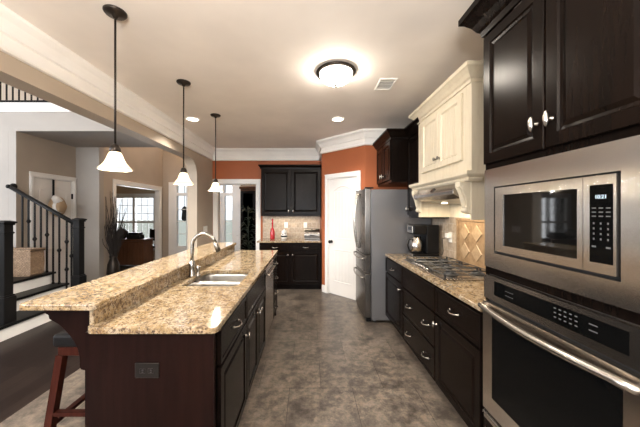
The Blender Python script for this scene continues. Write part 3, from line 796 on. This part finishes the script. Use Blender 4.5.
# ------------------------------------------------------------------ wall cabinets on the right wall
def wall_cab(label, loc, rz, w, depth, z0, z1, doors, knob_z, m='espresso', crown=True, group=None, over=.085, ch=.10):
    t = thing('wall_cabinet', label, 'cabinet', loc, rz, group)
    MB().box(0, w, 0, depth, z0, z1).build('cabinet_body', m, t)
    dwid = w / doors
    for i in range(doors):
        f = front('door', t, dwid * i + .008, dwid * (i + 1) - .008, z0 + .035, z1 - .03, m)
        kxx = dwid * (i + 1) - .045 if (i == 0 and doors == 2) else dwid * i + .045
        oval_knob(f, kxx, z0 + knob_z)
    if crown:
        pr = [(0, z1 - .02), (.014, z1 - .02), (.018, z1 + .005), (.035, z1 + .02), (over - .02, z1 + ch - .035), (over, z1 + ch - .02), (over, z1 + ch), (0, z1 + ch)]
        MB().loops(sweep([(0, depth), (0, -.0005), (w, -.0005), (w, depth)], pr)).build('crown', m, t)
    return t
wall_cab('dark two door wall cabinet with crown above the refrigerator', (1.085, 4.335, 0), -90, .722, XR - 1.085 - .002, 1.85, 2.43, 2, .11)
wall_cab('narrow dark wall cabinet between the refrigerator and the cream hood', (1.305, 3.600, 0), -90, .425, XR - 1.305 - .002, 1.385, 2.43, 1, .11)

# cream hood cabinet (local x along -Y)
HY1, HY0, HX = 3.165, 2.135, 1.262
hc = thing('hood_cabinet', 'antique cream range hood cabinet with beadboard doors and carved brackets', 'hood cabinet', (HX, HY1, 0), -90)
HW, HD = HY1 - HY0, XR - HX - .002
b = MB().box(0, HW, 0, HD, 1.70, 2.50)
b.box(0, .02, .0, HD, 1.40, 1.6995).box(HW - .02, HW, .0, HD, 1.40, 1.6995).box(.02, HW - .02, HD - .014, HD, 1.40, 1.6995)
b.build('cabinet_body', 'cream', hc)
pr = [(0, 2.47), (.010, 2.47), (.014, 2.495), (.028, 2.505), (.045, 2.53), (.070, 2.553), (.085, 2.562), (.085, 2.592), (0, 2.592)]
MB().loops(sweep([(0, HD), (0, -.0005), (HW, -.0005), (HW, HD)], pr)).build('crown', 'cream', hc)
for i in range(2):
    x0, x1 = (.125, HW / 2 - .002) if i == 0 else (HW / 2 + .002, HW - .115)
    f = MB().panel(x0, x1, 1.885, 2.435, -G, [(0, 0), (0, .017), (.004, .020), (.052, .020), (.060, .012), (.066, .007), (.068, .007)]).build('door', 'cream', hc)
    b = MB(); k = 6
    for j in range(k):
        a = x0 + .068 + (x1 - x0 - .136) * j / k; c = x0 + .068 + (x1 - x0 - .136) * (j + 1) / k
        b.box(a + .0015, c - .0015, -.0125, -.0085, 1.955, 2.365, .0015)
    b.build('beadboard', 'cream', f)
    round_knob(f, x1 - .035 if i == 0 else x0 + .035, 1.975, m='darknickel')
pr = [(0, 1.700), (.045, 1.700), (.055, 1.715), (.055, 1.728), (.075, 1.742), (.082, 1.752), (.082, 1.775), (0, 1.775)]
MB().loops(sweep([(0, .05), (0, -.0005), (HW, -.0005), (HW, .05)], pr)).build('mantel_shelf', 'cream', hc)
def corbel_poly(dep, h, z1):
    pts = [(0, z1), (-dep, z1), (-dep, z1 - .035)]
    for i in range(1, 9):
        t = i / 8; pts.append((-dep * (1 - .62 * math.sin(t * math.pi / 2)) + .004, z1 - .035 - (h - .10) * t))
    zb = z1 - h + .065
    for i in range(1, 8):
        a = math.pi * (i / 8); pts.append((-dep * .38 - .012 * math.sin(a) + dep * .3 * (i / 8), zb - .065 * (i / 8)))
    pts.append((0, z1 - h)); return pts
for x0 in (.012, HW - .082):
    b = MB().prism(corbel_poly(.085, .255, 1.699), x0, x0 + .07, 'X')
    b.lathe([(.001, -.001), (.022, -.001), (.026, .004), (.026, .070), (.022, .076), (.001, .076)], (x0 - .003, -.046, 1.655), 16, 'X')
    b.lathe([(.001, -.001), (.018, -.001), (.02, .004), (.02, .070), (.001, .076)], (x0 - .003, -.022, 1.475), 16, 'X')
    for q in (.018, .035, .052): b.tube([(x0 + q, -.086, 1.66), (x0 + q, -.060, 1.60), (x0 + q, -.042, 1.53), (x0 + q, -.030, 1.49)], .006, 6)
    b.build('corbel', 'cream', hc, bevel=.003)
hi = thing('range_hood', 'stainless range hood insert under the cream mantel shelf', 'range hood', (HX, HY1, 0), -90)
MB().prism([(HD - .016, 1.545), (-.03, 1.572), (-.095, 1.610), (-.095, 1.640), (-.045, 1.698), (HD - .016, 1.698)], .095, HW - .095, 'X').build('hood_body', 'steel', hi, bevel=.003)
MB().prism([(HD - .03, 1.5435), (-.0, 1.5698), (-.0, 1.5685), (HD - .03, 1.542)], .13, HW - .13, 'X').build('filter_panel', 'darknickel', hi)
b = MB().lathe([(.030, 0), (.030, .004), (.024, .006), (.001, .006)], (0, 0, 0), 20)
bmesh.ops.scale(b.bm, vec=(1.5, .8, 1), verts=list(b.bm.verts))
b.xf(Matrix.Translation((.52, -.0715, 1.6675)) @ Matrix.Rotation(R(55), 4, 'X')).build('badge', 'blackglass', hi)
for x in (.30, HW - .30): MB().lathe([(.028, 1.548), (.028, 1.553)], (x, .15, 0), 16).build('hood_lamp', 'hoodlamp', hi)
hl = bpy.data.lights.new('hood_light', 'AREA'); hl.shape = 'RECTANGLE'; hl.size = .6; hl.size_y = .12; hl.energy = 5; hl.color = (1, .83, .6)
ho = bpy.data.objects.new('hood_light', hl); C.objects.link(ho); ho.location = (HX + .15, (HY0 + HY1) / 2, 1.535); ho.rotation_euler = (0, 0, R(90))

# ------------------------------------------------------------------ wall oven stack (local x along -Y, front at -y)
OY1 = 1.585; OW = .84; FX = 1.018
oc = thing('oven_cabinet', 'tall dark cabinet holding the microwave and wall oven', 'cabinet', (FX, OY1, 0), -90)
OD = XR - FX - .002
b = MB().box(0, .022, 0, OD, .10, 2.47).box(OW - .022, OW, 0, OD, .10, 2.47).box(.022, OW - .022, OD - .02, OD, .10, 2.47)
for z0, z1 in ((.10, .30), (1.117, 1.158), (1.702, 2.47)): b.box(.022, OW - .022, .001, OD - .02, z0, z1)
b.box(.0, OW, .07, OD, 0, .10)
b.build('cabinet_body', 'espresso', oc)
pr = [(0, 2.475), (.014, 2.475), (.020, 2.505), (.032, 2.515), (.050, 2.550), (.085, 2.592), (.102, 2.600), (.102, 2.635), (0, 2.635)]
MB().loops(sweep([(0, OD), (0, -.0005), (OW, -.0005), (OW, OD)], pr)).build('crown', 'espresso', oc)
for i in range(2):
    x0, x1 = (.010, OW / 2 - .003) if i == 0 else (OW / 2 + .003, OW - .010)
    f = front('door', oc, x0, x1, 1.735, 2.455, fw=.06)
    oval_knob(f, x1 - .035 if i == 0 else x0 + .035, 1.85, k=.95)
f = front('drawer', oc, .01, OW - .01, .115, .295, kind='drawer')
bow_pull(f, OW / 2, .205)

# built-in microwave: face plane about X = 1.00
mw = thing('built_in_microwave', 'stainless built in microwave with trim frame above the wall oven', 'microwave', (FX, OY1, 0), -90)
def yl(Y): return OY1 - Y
T0, T1 = yl(1.5625), yl(.803)
M0, M1 = yl(1.466), yl(.888)
b = MB()
for x0, x1, z0, z1 in ((T0, T1, 1.600, 1.700), (T0, T1, 1.160, 1.242), (T0, M0 - .018, 1.242, 1.600), (M1 + .008, T1, 1.242, 1.600)):
    b.box(x0, x1, -.020, -.0015, z0, z1)
b.build('trim_frame', 'steel', mw)
MB().box(M0 - .018, M1 + .007, .0005, .40, 1.243, 1.599).build('microwave_body', 'gap', mw)
DX = yl(.997)
b = MB(); w0, w1, wz0, wz1 = yl(1.408), yl(1.018), 1.292, 1.553
for x0, x1, z0, z1 in ((M0, DX, wz1, 1.592), (M0, DX, 1.257, wz0), (M0, w0, wz0, wz1), (w1, DX, wz0, wz1)): b.box(x0, x1, -.026, -.0005, z0, z1)
dm = b.build('door', 'steel', mw)
MB().box(w0, w1, -.022, -.004, wz0, wz1).build('window', 'blackglass', dm)
p0, p1 = yl(.972), yl(.897)
b = MB()
for x0, x1, z0, z1 in ((DX + .002, M1, 1.560, 1.592), (DX + .002, M1, 1.257, 1.292), (DX + .002, p0, 1.292, 1.560), (p1, M1, 1.292, 1.560)): b.box(x0, x1, -.026, -.0005, z0, z1)
cp = b.build('control_panel', 'steel', mw)
MB().box(p0, p1, -.0265, -.004, 1.292, 1.560).build('panel_glass', 'ovenglass', cp)
cu = bpy.data.curves.new('clock_digits', 'FONT'); cu.body = '10:21'; cu.size = .018; cu.align_x = 'CENTER'; cu.align_y = 'CENTER'; cu.extrude = .0002
cu.materials.append(M['led'])
co = bpy.data.objects.new('clock_digits', cu); C.objects.link(co); bpy.context.view_layer.update()
cme = bpy.data.meshes.new_from_object(co.evaluated_get(bpy.context.evaluated_depsgraph_get())); bpy.data.objects.remove(co)
cme.transform(Matrix.Translation(((p0 + p1) / 2, -.0270, 1.518)) @ Matrix.Rotation(R(90), 4, 'X'))
co = bpy.data.objects.new('clock_digits', cme); C.objects.link(co); co.parent = cp
b = MB()
for r in range(3):
    for c in range(3): x = p0 + .008 + c * .023; b.box(x, x + .014, -.0270, -.0266, 1.478 - r * .014, 1.482 - r * .014)
b.build('function_keys', 'marking', cp)
b = MB()
for r in range(4):
    for c in range(3): x = p0 + .012 + c * .023; b.box(x, x + .005, -.0270, -.0266, 1.424 - r * .018, 1.431 - r * .018)
b.build('number_keys', 'marking', cp)
b = MB()
for c in (0, 2): x = p0 + .008 + c * .023; b.box(x, x + .014, -.0270, -.0266, 1.344, 1.350)
b.build('start_keys', 'marking', cp)

# wall oven
ov = thing('wall_oven', 'stainless wall oven with black glass door and bowed handle below the microwave', 'oven', (FX, OY1, 0), -90)
MB().box(.03, OW - .03, .0005, OD - .03, .302, 1.115).build('oven_body', 'gap', ov)
b = MB(); g0, g1, gz0, gz1 = yl(1.478), yl(.853), 1.018, 1.094
for x0, x1, z0, z1 in ((T0, T1, gz1, 1.114), (T0, T1, .985, gz0), (T0, g0, gz0, gz1), (g1, T1, gz0, gz1)): b.box(x0, x1, -.024, -.0005, z0, z1)
oc_ = b.build('control_panel', 'steel', ov)
MB().box(g0, g1, -.0225, -.004, gz0, gz1).build('panel_glass', 'ovenglass', oc_)
b = MB()
for r in range(2):
    for c in range(4): x = g0 + .085 + c * .014; b.box(x, x + .008, -.0230, -.0226, 1.062 - r * .022, 1.065 - r * .022)
b.build('mode_keys', 'marking', oc_)
b = MB()
for r in range(3):
    for c in range(5): x = g0 + .36 + c * .022; b.box(x, x + .010, -.0230, -.0226, 1.075 - r * .018, 1.079 - r * .018)
b.build('number_keys', 'marking', oc_)
b = MB()
for r in range(2): b.box(g0 + .50, g0 + .53, -.0230, -.0226, 1.068 - r * .022, 1.072 - r * .022)
b.build('start_keys', 'marking', oc_)
b = MB(); q0, q1, qz0, qz1 = yl(1.487), yl(.865), .458, .905
for x0, x1, z0, z1 in ((T0, T1, qz1, .968), (T0, T1, .365, qz0), (T0, q0, qz0, qz1), (q1, T1, qz0, qz1)): b.box(x0, x1, -.030, -.0005, z0, z1)
od = b.build('door', 'steel', ov)
MB().box(q0, q1, -.028, -.006, qz0, qz1).build('window', 'ovenglass', od)
pts = [(T0 + .012, -.028, .940)] + [(T0 + .012 + (T1 - T0 - .024) * i / 16, -.050 - .030 * math.sin(math.pi * i / 16), .940 - .006 * math.sin(math.pi * i / 16)) for i in range(17)] + [(T1 - .012, -.028, .940)]
MB().tube(pts, .0155, 12).build('handle', 'nickel', od)
MB().box(T0, T1, -.026, -.0005, .306, .350, .003).tube([(T0 + .01, -.03, .345), (T1 - .01, -.03, .345)], .009, 10).build('vent_trim', 'steel', ov)

# ------------------------------------------------------------------ back wall niche
NX0, NX1 = -.935, .236
BY = 5.075
nb = thing('base_cabinet', 'dark base cabinet with two drawers and doors on the back wall', 'cabinet', (NX0 + .012, BY + .03, 0), 0)
w_ = NX1 - NX0 - .014; base_body(nb, w_, YB - BY - .034)
for i in range(2):
    x0, x1 = (.01, w_ / 2 - .003) if i == 0 else (w_ / 2 + .003, w_ - .01)
    f = front('drawer', nb, x0, x1, .735, .865, kind='drawer'); bow_pull(f, (x0 + x1) / 2, .80)
    f = front('door', nb, x0, x1, .115, .72); round_knob(f, x1 - .04 if i == 0 else x0 + .04, .66)
tag(MB().box(NX0 - .03, NX1 - .002, BY, YB - .002, .8835, .914, .006, 2).build('countertop', 'granite'), 'short gold granite countertop on the back wall', 'countertop')
tag(MB().box(NX0 - .02, NX1 - .002, YB - .012, YB - .001, .9155, 1.375).build('tile_backsplash', 'splash_back'), 'tumbled stone tile backsplash on the back wall', 'backsplash')
wc = wall_cab('dark two door wall cabinet with crown on the terracotta back wall', (NX0, 5.372, 0), 0, NX1 - NX0 - .003, YB - 5.374, 1.37, 2.31, 2, .10, over=.05, ch=.06)
ul = bpy.data.lights.new('under_cabinet_light', 'AREA'); ul.shape = 'RECTANGLE'; ul.size = .9; ul.size_y = .05; ul.energy = 2.2; ul.color = (1, .86, .66)
uo = bpy.data.objects.new('under_cabinet_light', ul); C.objects.link(uo); uo.location = (-.35, 5.52, 1.362)
plate('wall_outlet', 'white outlet on the back wall tiles nearer the red bottle', 'outlet', (-.475, YB - .0125, 1.18), 0)
plate('wall_switch', 'white switch on the back wall tiles above the silver bread box', 'switch', (-.075, YB - .0125, 1.18), 0, kind='switch')
bt = MB().lathe([(.045, 0), (.05, .02), (.048, .14), (.036, .19), (.016, .23), (.014, .30), (.02, .305), (.02, .32), (.014, .325), (.012, .36), (.022, .38), (.012, .405), (.001, .41)], (-.72, 5.42, .9145), 20)
rb2 = tag(bt.build('red_decanter', 'red'), 'tall red glass bottle with a stopper on the back counter', 'bottle')
jr = thing('ceramic_canister', 'small white canister with a black pattern on the back counter', 'canister', (-.49, 5.42, .9145))
MB().lathe([(.05, 0), (.062, .03), (.06, .09), (.045, .12), (.055, .14), (.05, .165), (.012, .18), (.014, .20), (.001, .21)], (0, 0, 0), 20).build('canister_body', 'ceramic', jr)
MB().lathe([(.0635, .045), (.0655, .06), (.063, .075)], (0, 0, 0), 20, cap=False).ball((-.02, -.055, .10), .014, 8).ball((.022, -.052, .11), .012, 8).build('pattern', 'black', jr)
bbx = thing('bread_box', 'brushed steel bread box at the end of the back counter', 'bread box', (.06, 5.45, .9145))
poly = [(-.12, .004), (.12, .004), (.12, .20)] + [(-.02 - .10 * math.sin(R(a)), .08 + .12 * math.cos(R(a))) for a in range(0, 91, 15)]
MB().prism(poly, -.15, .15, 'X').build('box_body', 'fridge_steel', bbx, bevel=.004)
MB().box(-.05, .05, -.132, -.122, .075, .09, .003).build('handle', 'black', bbx)

# ------------------------------------------------------------------ island (fronts face +X; local x runs along +Y)
IY0, IY1 = 1.310, 3.905
IX = -.465
def isl(y): return (IX, y, 0)
PW1 = -1.070            # splash / pony wall face
IDEP = IX - PW1 - .001
ip = thing('island_divider', 'dark wood island end panel and bar support wall', 'island', (0, 0, 0))
MB().box(-1.085, IX + .003, IY0 + .022, IY0 + .045, 0, .882).build('end_panel', 'mahogany', ip)
MB().box(-1.10, PW1 - .001, IY0 + .0455, IY1 - .02, 0, .994).build('support_wall', 'mahogany', ip)
MB().box(PW1, IX + .003, IY1 - .045, IY1 - .022, 0, .882).build('end_panel', 'mahogany', ip)
def bar_corbel(y):
    pts = [(0, .993), (-.205, .993), (-.205, .962), (-.19, .955), (-.185, .935)]
    for i in range(1, 11):
        t = i / 10; pts.append((-.175 + .14 * math.sin(t * math.pi / 2) ** .75, .93 - .20 * t))
    pts += [(-.035, .70), (-.028, .685), (0, .68)]
    MB().prism([(-1.101 + a, z) for a, z in pts], y, y + .075, 'Y').build('corbel', 'mahogany', ip, bevel=.003)
for y in (IY0 + .05, 2.55, 3.75): bar_corbel(y)
# cabinets along the aisle
t = thing('base_cabinet', 'dark island cabinet with a drawer over a door at the near end', 'cabinet', isl(IY0 + .0465), 90, 'island cabinets')
w_ = .608; base_body(t, w_, IDEP)
f = front('drawer', t, .03, w_ - .006, .69, .865, kind='drawer'); bow_pull(f, w_ * .52, .785, w=.11)
f = front('door', t, .03, w_ - .006, .115, .675); oval_knob(f, w_ - .045, .60, k=.7)
t = thing('sink_base_cabinet', 'dark island sink cabinet with two doors', 'cabinet', isl(1.966), 90, 'island cabinets')
w_ = .843
b = MB().box(0, w_, 0, IDEP, .10, .13).box(.002, w_ - .002, .07, IDEP - .002, 0, .10).box(0, .018, 0, IDEP, .13, .882).box(w_ - .018, w_, 0, IDEP, .13, .882).box(.018, w_ - .018, IDEP - .012, IDEP, .13, .882).box(.018, w_ - .018, 0, .018, .13, .882)
b.build('cabinet_body', 'espresso', t)
front('false_front', t, .006, w_ - .006, .69, .865, kind='drawer')
for i in range(2):
    x0, x1 = (.006, w_ / 2 - .002) if i == 0 else (w_ / 2 + .002, w_ - .006)
    f = front('door', t, x0, x1, .115, .675); oval_knob(f, x1 - .04 if i == 0 else x0 + .04, .60, k=.7)
t = thing('dishwasher', 'stainless dishwasher built into the island', 'dishwasher', isl(2.811), 90)
w_ = .608
MB().box(0, w_, .012, IDEP, .10, .878).box(.01, w_ - .01, .06, .3, 0, .10).build('dishwasher_body', 'black', t)
MB().box(.004, w_ - .004, -.022, .011, .115, .872, .005).build('door', 'steel', t)
MB().tube([(.06, -.02, .80), (.06, -.05, .80), (w_ - .06, -.05, .80), (w_ - .06, -.02, .80)], .009, 8).build('handle', 'nickel', t)
t = thing('base_cabinet', 'dark narrow island drawer stack at the far end', 'cabinet', isl(3.421), 90, 'island cabinets')
w_ = .437; base_body(t, w_, IDEP)
for z0, z1 in ((.70, .865), (.50, .685), (.31, .485), (.115, .295)):
    f = front('drawer', t, .006, w_ - .006, z0, z1, kind='drawer'); bow_pull(f, w_ / 2, (z0 + z1) / 2)

# island countertop with a sink cut-out
SX0, SX1, SY0, SY1 = -.955, -.535, 2.035, 2.570
def rrect(x0, x1, y0, y1, r, n=5):
    pts = []
    for cx, cy, a0 in ((x1 - r, y0 + r, -90), (x1 - r, y1 - r, 0), (x0 + r, y1 - r, 90), (x0 + r, y0 + r, 180)):
        for i in range(n + 1):
            a = R(a0 + 90 * i / n); pts.append((cx + r * math.cos(a), cy + r * math.sin(a)))
    return pts
outer = rrect(PW1 + .0005, -.440, IY0, IY1, .03)
inner = rrect(SX0, SX1, SY0, SY1, .07, 7)
b = bmesh.new()
vo = [b.verts.new((x, y, .914)) for x, y in outer]; vi = [b.verts.new((x, y, .914)) for x, y in inner]
ed_ = [b.edges.new((v[i], v[(i + 1) % len(v)])) for v in (vo, vi) for i in range(len(v))]
bmesh.ops.triangle_fill(b, use_beauty=True, use_dissolve=False, edges=ed_)
for f in b.faces:
    if f.normal.z < 0: f.normal_flip()
ext = bmesh.ops.extrude_face_region(b, geom=list(b.faces))
for v in ext['geom']:
    if isinstance(v, bmesh.types.BMVert): v.co.z = .8835
bmesh.ops.recalc_face_normals(b, faces=list(b.faces))
tag(MB().merge(b).build('island_countertop', 'granite', bevel=.005), 'long gold granite island worktop with a sink cut into it', 'countertop')
sp_ = MB().box(PW1 + .0005, PW1 + .02, IY0 + .03, IY1 - .02, .9145, .994)
tag(sp_.build('granite_splash', 'granite'), 'low granite riser between the worktop and the raised bar', 'backsplash')
br_ = MB().prism(rrect(-1.392, -1.020, IY0 - .005, IY1 - .02, .025), .995, 1.026, 'Z')
tag(br_.build('breakfast_counter', 'granite', bevel=.006), 'raised gold granite breakfast bar top', 'countertop')

sk = thing('double_sink', 'stainless double bowl sink set into the island', 'sink', (0, 0, 0))
MID = 2.29
for y0, y1 in ((SY0 - .004, MID - .012), (MID + .012, SY1 + .004)):
    def rg(ins, z, r): return [(x, y, z) for x, y in rrect(SX0 - .004 + ins, SX1 + .004 - ins, y0 + ins, y1 - ins, r, 6)]
    lp = [rg(-.010, .870, .075), rg(-.010, .8825, .075), rg(0, .8825, .065), rg(.004, .86, .06), rg(.010, .74, .055), rg(.022, .712, .045), rg(.05, .706, .03)]
    lp2 = lp + [rg(.05, .703, .03), rg(.018, .709, .045), rg(.006, .74, .055)]
    bo = MB().loops(lp2, False, False, smooth=True)
    bo.loops([rg(.05, .7035, .03), rg(.05, .7055, .03)])
    bw_ = bo.build('bowl', 'sinksteel', sk)
    MB().lathe([(.045, .7062), (.043, .709), (.03, .7075), (.001, .7072)], ((SX0 + SX1) / 2, (y0 + y1) / 2, 0), 20).build('drain', 'darknickel', bw_)
fa = thing('kitchen_faucet', 'brushed nickel gooseneck faucet behind the sink', 'faucet', (-.997, 2.345, .9145))
MB().lathe([(.030, 0), (.030, .006), (.025, .012), (.024, .07), (.027, .09), (.024, .125), (.014, .14)], (0, 0, 0), 20).build('faucet_base', 'faucet', fa)
pts = [(0, 0, .13), (0, 0, .20), (.002, 0, .255)]
for i in range(11):
    a = R(178 - 158 * i / 10); pts.append((.103 + .101 * math.cos(a), -.012 * i / 10, .258 + .105 * math.sin(a)))
MB().tube(pts, .0145, 12).build('spout', 'faucet', fa)
e0 = Vector(pts[-1]); e1 = e0 + Vector((.036, -.004, -.085))
MB().tube([e0 + (e0 - e1) * .05, e0 + (e1 - e0) * .35, e1], [.016, .019, .022], 14).build('spray_head', 'darknickel', fa)
MB().lathe([(.018, 0), (.018, .010), (.012, .014), (.012, .055), (.016, .06), (.016, .085), (.006, .092)], (.055, -.01, 0), 16).tube([(.055, -.01, .08), (.085, -.03, .088)], .006, 8).build('side_lever', 'faucet', fa)
plate('island_outlet', 'black outlet on the dark end of the island', 'outlet', (-.782, IY0 + .0215, .70), 0, m='darkplate', wd=.116, h=.072)

# bar stool
bsx, bsy = -1.345, 1.815
bs_ = thing('bar_stool', 'bar stool with black padded seat and cherry legs under the bar', 'stool', (bsx, bsy, 0))
MB().box(-.185, .185, -.185, .185, .655, .735, .028, 4).build('seat', 'leather', bs_)
MB().box(-.165, .165, -.165, .165, .60, .654, .004).build('seat_frame', 'stoolwood', bs_)
for sx in (-1, 1):
    for sy in (-1, 1):
        MB().bar((sx * .205, sy * .205, 0), (sx * .150, sy * .150, .602), .042, .042).build('leg', 'stoolwood', bs_)
for sx in (-1, 1): MB().bar((sx * .188, -.188, .20), (sx * .188, .188, .20), .022, .035).build('stretcher', 'stoolwood', bs_)
for sy in (-1, 1): MB().bar((-.180, sy * .180, .27), (.180, sy * .180, .27), .022, .035).build('stretcher', 'stoolwood', bs_)

# ------------------------------------------------------------------ lamps
def pendant():
    t = thing('pendant_lamp', 'pendant', 'pendant lamp', (0, 0, CEIL), 0, 'glass bell pendants over the bar')
    MB().lathe([(.066, -.0005), (.066, -.008), (.058, -.018), (.02, -.024), (.012, -.04), (.006, -.045)], (0, 0, 0), 28).build('canopy', 'bronze', t)
    MB().lathe([(.0065, -.04), (.0065, -.865)], (0, 0, 0), 10).build('stem', 'bronze', t)
    MB().lathe([(.008, -.845), (.022, -.855), (.03, -.875), (.033, -.895), (.028, -.899)], (0, 0, 0), 20).build('socket_cap', 'bronze', t)
    ou = [(.026, -.898), (.034, -.906), (.041, -.922), (.049, -.944), (.060, -.966), (.077, -.988), (.093, -1.004), (.096, -1.011)]
    inn = [(r - .005, z - .003) for r, z in ou[::-1]]
    MB().lathe(ou + inn, (0, 0, 0), 32, cap=False).build('lamp_shade', 'shade', t)
    MB().ball((0, 0, -.925), .024, 14).build('bulb', 'bulb', t)
    return t
pd0 = pendant()
spots = [(1.76, 'largest glass pendant lamp, over the near end of the bar above the stool'), (2.72, 'glass pendant lamp over the middle of the bar by the faucet'), (3.65, 'smallest glass pendant lamp, over the far end of the bar')]
for i, (y, lab) in enumerate(spots):
    o = pd0 if i == 0 else copy_tree(pd0)
    o.location = (-1.240, y, CEIL); o['label'] = lab
    l = bpy.data.lights.new('pendant_light', 'POINT'); l.energy = 36; l.color = (1, .93, .82); l.shadow_soft_size = .028
    lo = bpy.data.objects.new('pendant_light', l); C.objects.link(lo); lo.location = (-1.240, y, CEIL - .985)
fm = thing('flush_ceiling_light', 'round flush dome light with a bronze rim on the ceiling', 'ceiling light', (.245, 2.50, CEIL))
MB().lathe([(.12, -.0005), (.170, -.004), (.181, -.014), (.176, -.022), (.155, -.028), (.147, -.029), (.145, -.016)], (0, 0, 0), 36).build('rim', 'bronze', fm)
MB().lathe([(.144, -.026), (.143, -.048), (.122, -.082), (.085, -.107), (.045, -.121), (.001, -.125)], (0, 0, 0), 36, cap=False).build('dome', 'dome', fm)
MB().lathe([(.004, -.123), (.013, -.127), (.015, -.135), (.006, -.150), (.001, -.153)], (0, 0, 0), 12).build('finial', 'bronze', fm)
def can():
    t = thing('recessed_light', 'can', 'ceiling light', (0, 0, CEIL), 0, 'recessed ceiling lights')
    MB().lathe([(.075, -.0005), (.098, -.001), (.098, -.006), (.075, -.010)], (0, 0, 0), 28, cap=False).build('trim_ring', 'white', t)
    MB().lathe([(.001, -.004), (.074, -.004), (.074, -.002)], (0, 0, 0), 28).build('lens', 'recess', t)
    return t
cn = can()
for i, (x, y, lab) in enumerate([(.40, 3.81, 'lit recessed light in the ceiling toward the pantry door'), (-1.61, 3.81, 'lit recessed light in the ceiling beside the crown moulding and pendants'), (.45, .9, 'added unseen recessed light in the ceiling in front of the wall oven'), (-1.3, .2, 'added unseen recessed light in the ceiling over the near end of the kitchen')]):  # the last two are added out of view for extra light
    o = cn if i == 0 else copy_tree(cn)
    o.location = (x, y, CEIL); o['label'] = lab
    l = bpy.data.lights.new('recessed_lamp', 'SPOT'); l.energy = (75, 115, 25, 25)[i]; l.color = (1, .92, .82); l.spot_size = R(125); l.spot_blend = .7; l.shadow_soft_size = .07
    lo = bpy.data.objects.new('recessed_lamp', l); C.objects.link(lo); lo.location = (x, y, CEIL - .02)
vt = thing('ceiling_vent', 'white slatted air vent in the kitchen ceiling', 'vent', (.77, 2.76, CEIL))
b = MB()
for x0, x1, y0, y1 in ((-.085, .085, -.125, -.105), (-.085, .085, .105, .125), (-.085, -.068, -.105, .105), (.068, .085, -.105, .105)): b.box(x0, x1, y0, y1, -.010, -.0005, .002)
b.build('vent_frame', 'white', vt)
MB().box(-.067, .067, -.104, .104, -.002, -.0006).build('backing', 'gap', vt)
b = MB()
for k in range(7): y = -.09 + k * .03; b.bar((-.067, y, -.006), (.067, y, -.006), .003, .012)
b.build('louvers', 'plate', vt)
plate('wall_switch', 'white switch on the tan wall between the arch and the hallway opening', 'switch', (XL + .0005, 5.30, 1.12), 90, kind='switch', wd=.20)

def chandelier(name, label, x, y, ztop, drop, power, col=(1, .93, .84)):
    cl = thing(name, label, 'chandelier', (x, y, ztop))
    MB().lathe([(.07, -.0005), (.06, -.02), (.01, -.03)], (0, 0, 0), 20).tube([(0, 0, -.02), (0, 0, -drop)], .01, 8).ball((0, 0, -drop), .06, 14).build('stem', 'bronze', cl)
    for k in range(5):
        a = R(72 * k); u, v = math.cos(a), math.sin(a); d = drop
        am = MB().tube([(0, 0, -d), (.12 * u, .12 * v, -d - .06), (.25 * u, .25 * v, -d - .04), (.30 * u, .30 * v, -d + .03)], .009, 8).build('arm', 'bronze', cl)
        MB().lathe([(.02, -d + .03), (.05, -d + .04), (.075, -d + .09), (.085, -d + .15), (.08, -d + .15), (.07, -d + .095), (.045, -d + .047), (.001, -d + .04)], (.30 * u, .30 * v, 0), 20, cap=False).build('glass_bowl', 'shade', am)
        l = bpy.data.lights.new('added_chandelier_light', 'POINT'); l.energy = power; l.color = col; l.shadow_soft_size = .04
        lo = bpy.data.objects.new('added_chandelier_light', l); C.objects.link(lo); lo.location = (x + .30 * u, y + .30 * v, ztop - d + .12)
chandelier('added_breakfast_chandelier', 'added unseen bronze chandelier with glowing glass bowls over the breakfast area', -.4, -1.2, CEIL, 1.15, 170)  # added out of view as uplight for the kitchen ceiling
chandelier('added_foyer_chandelier', 'added unseen bronze chandelier with glowing glass bowls high in the foyer', -3.0, 6.6, TALL, 1.7, 80, (1, .76, .52))  # added behind the header to brighten the foyer walls
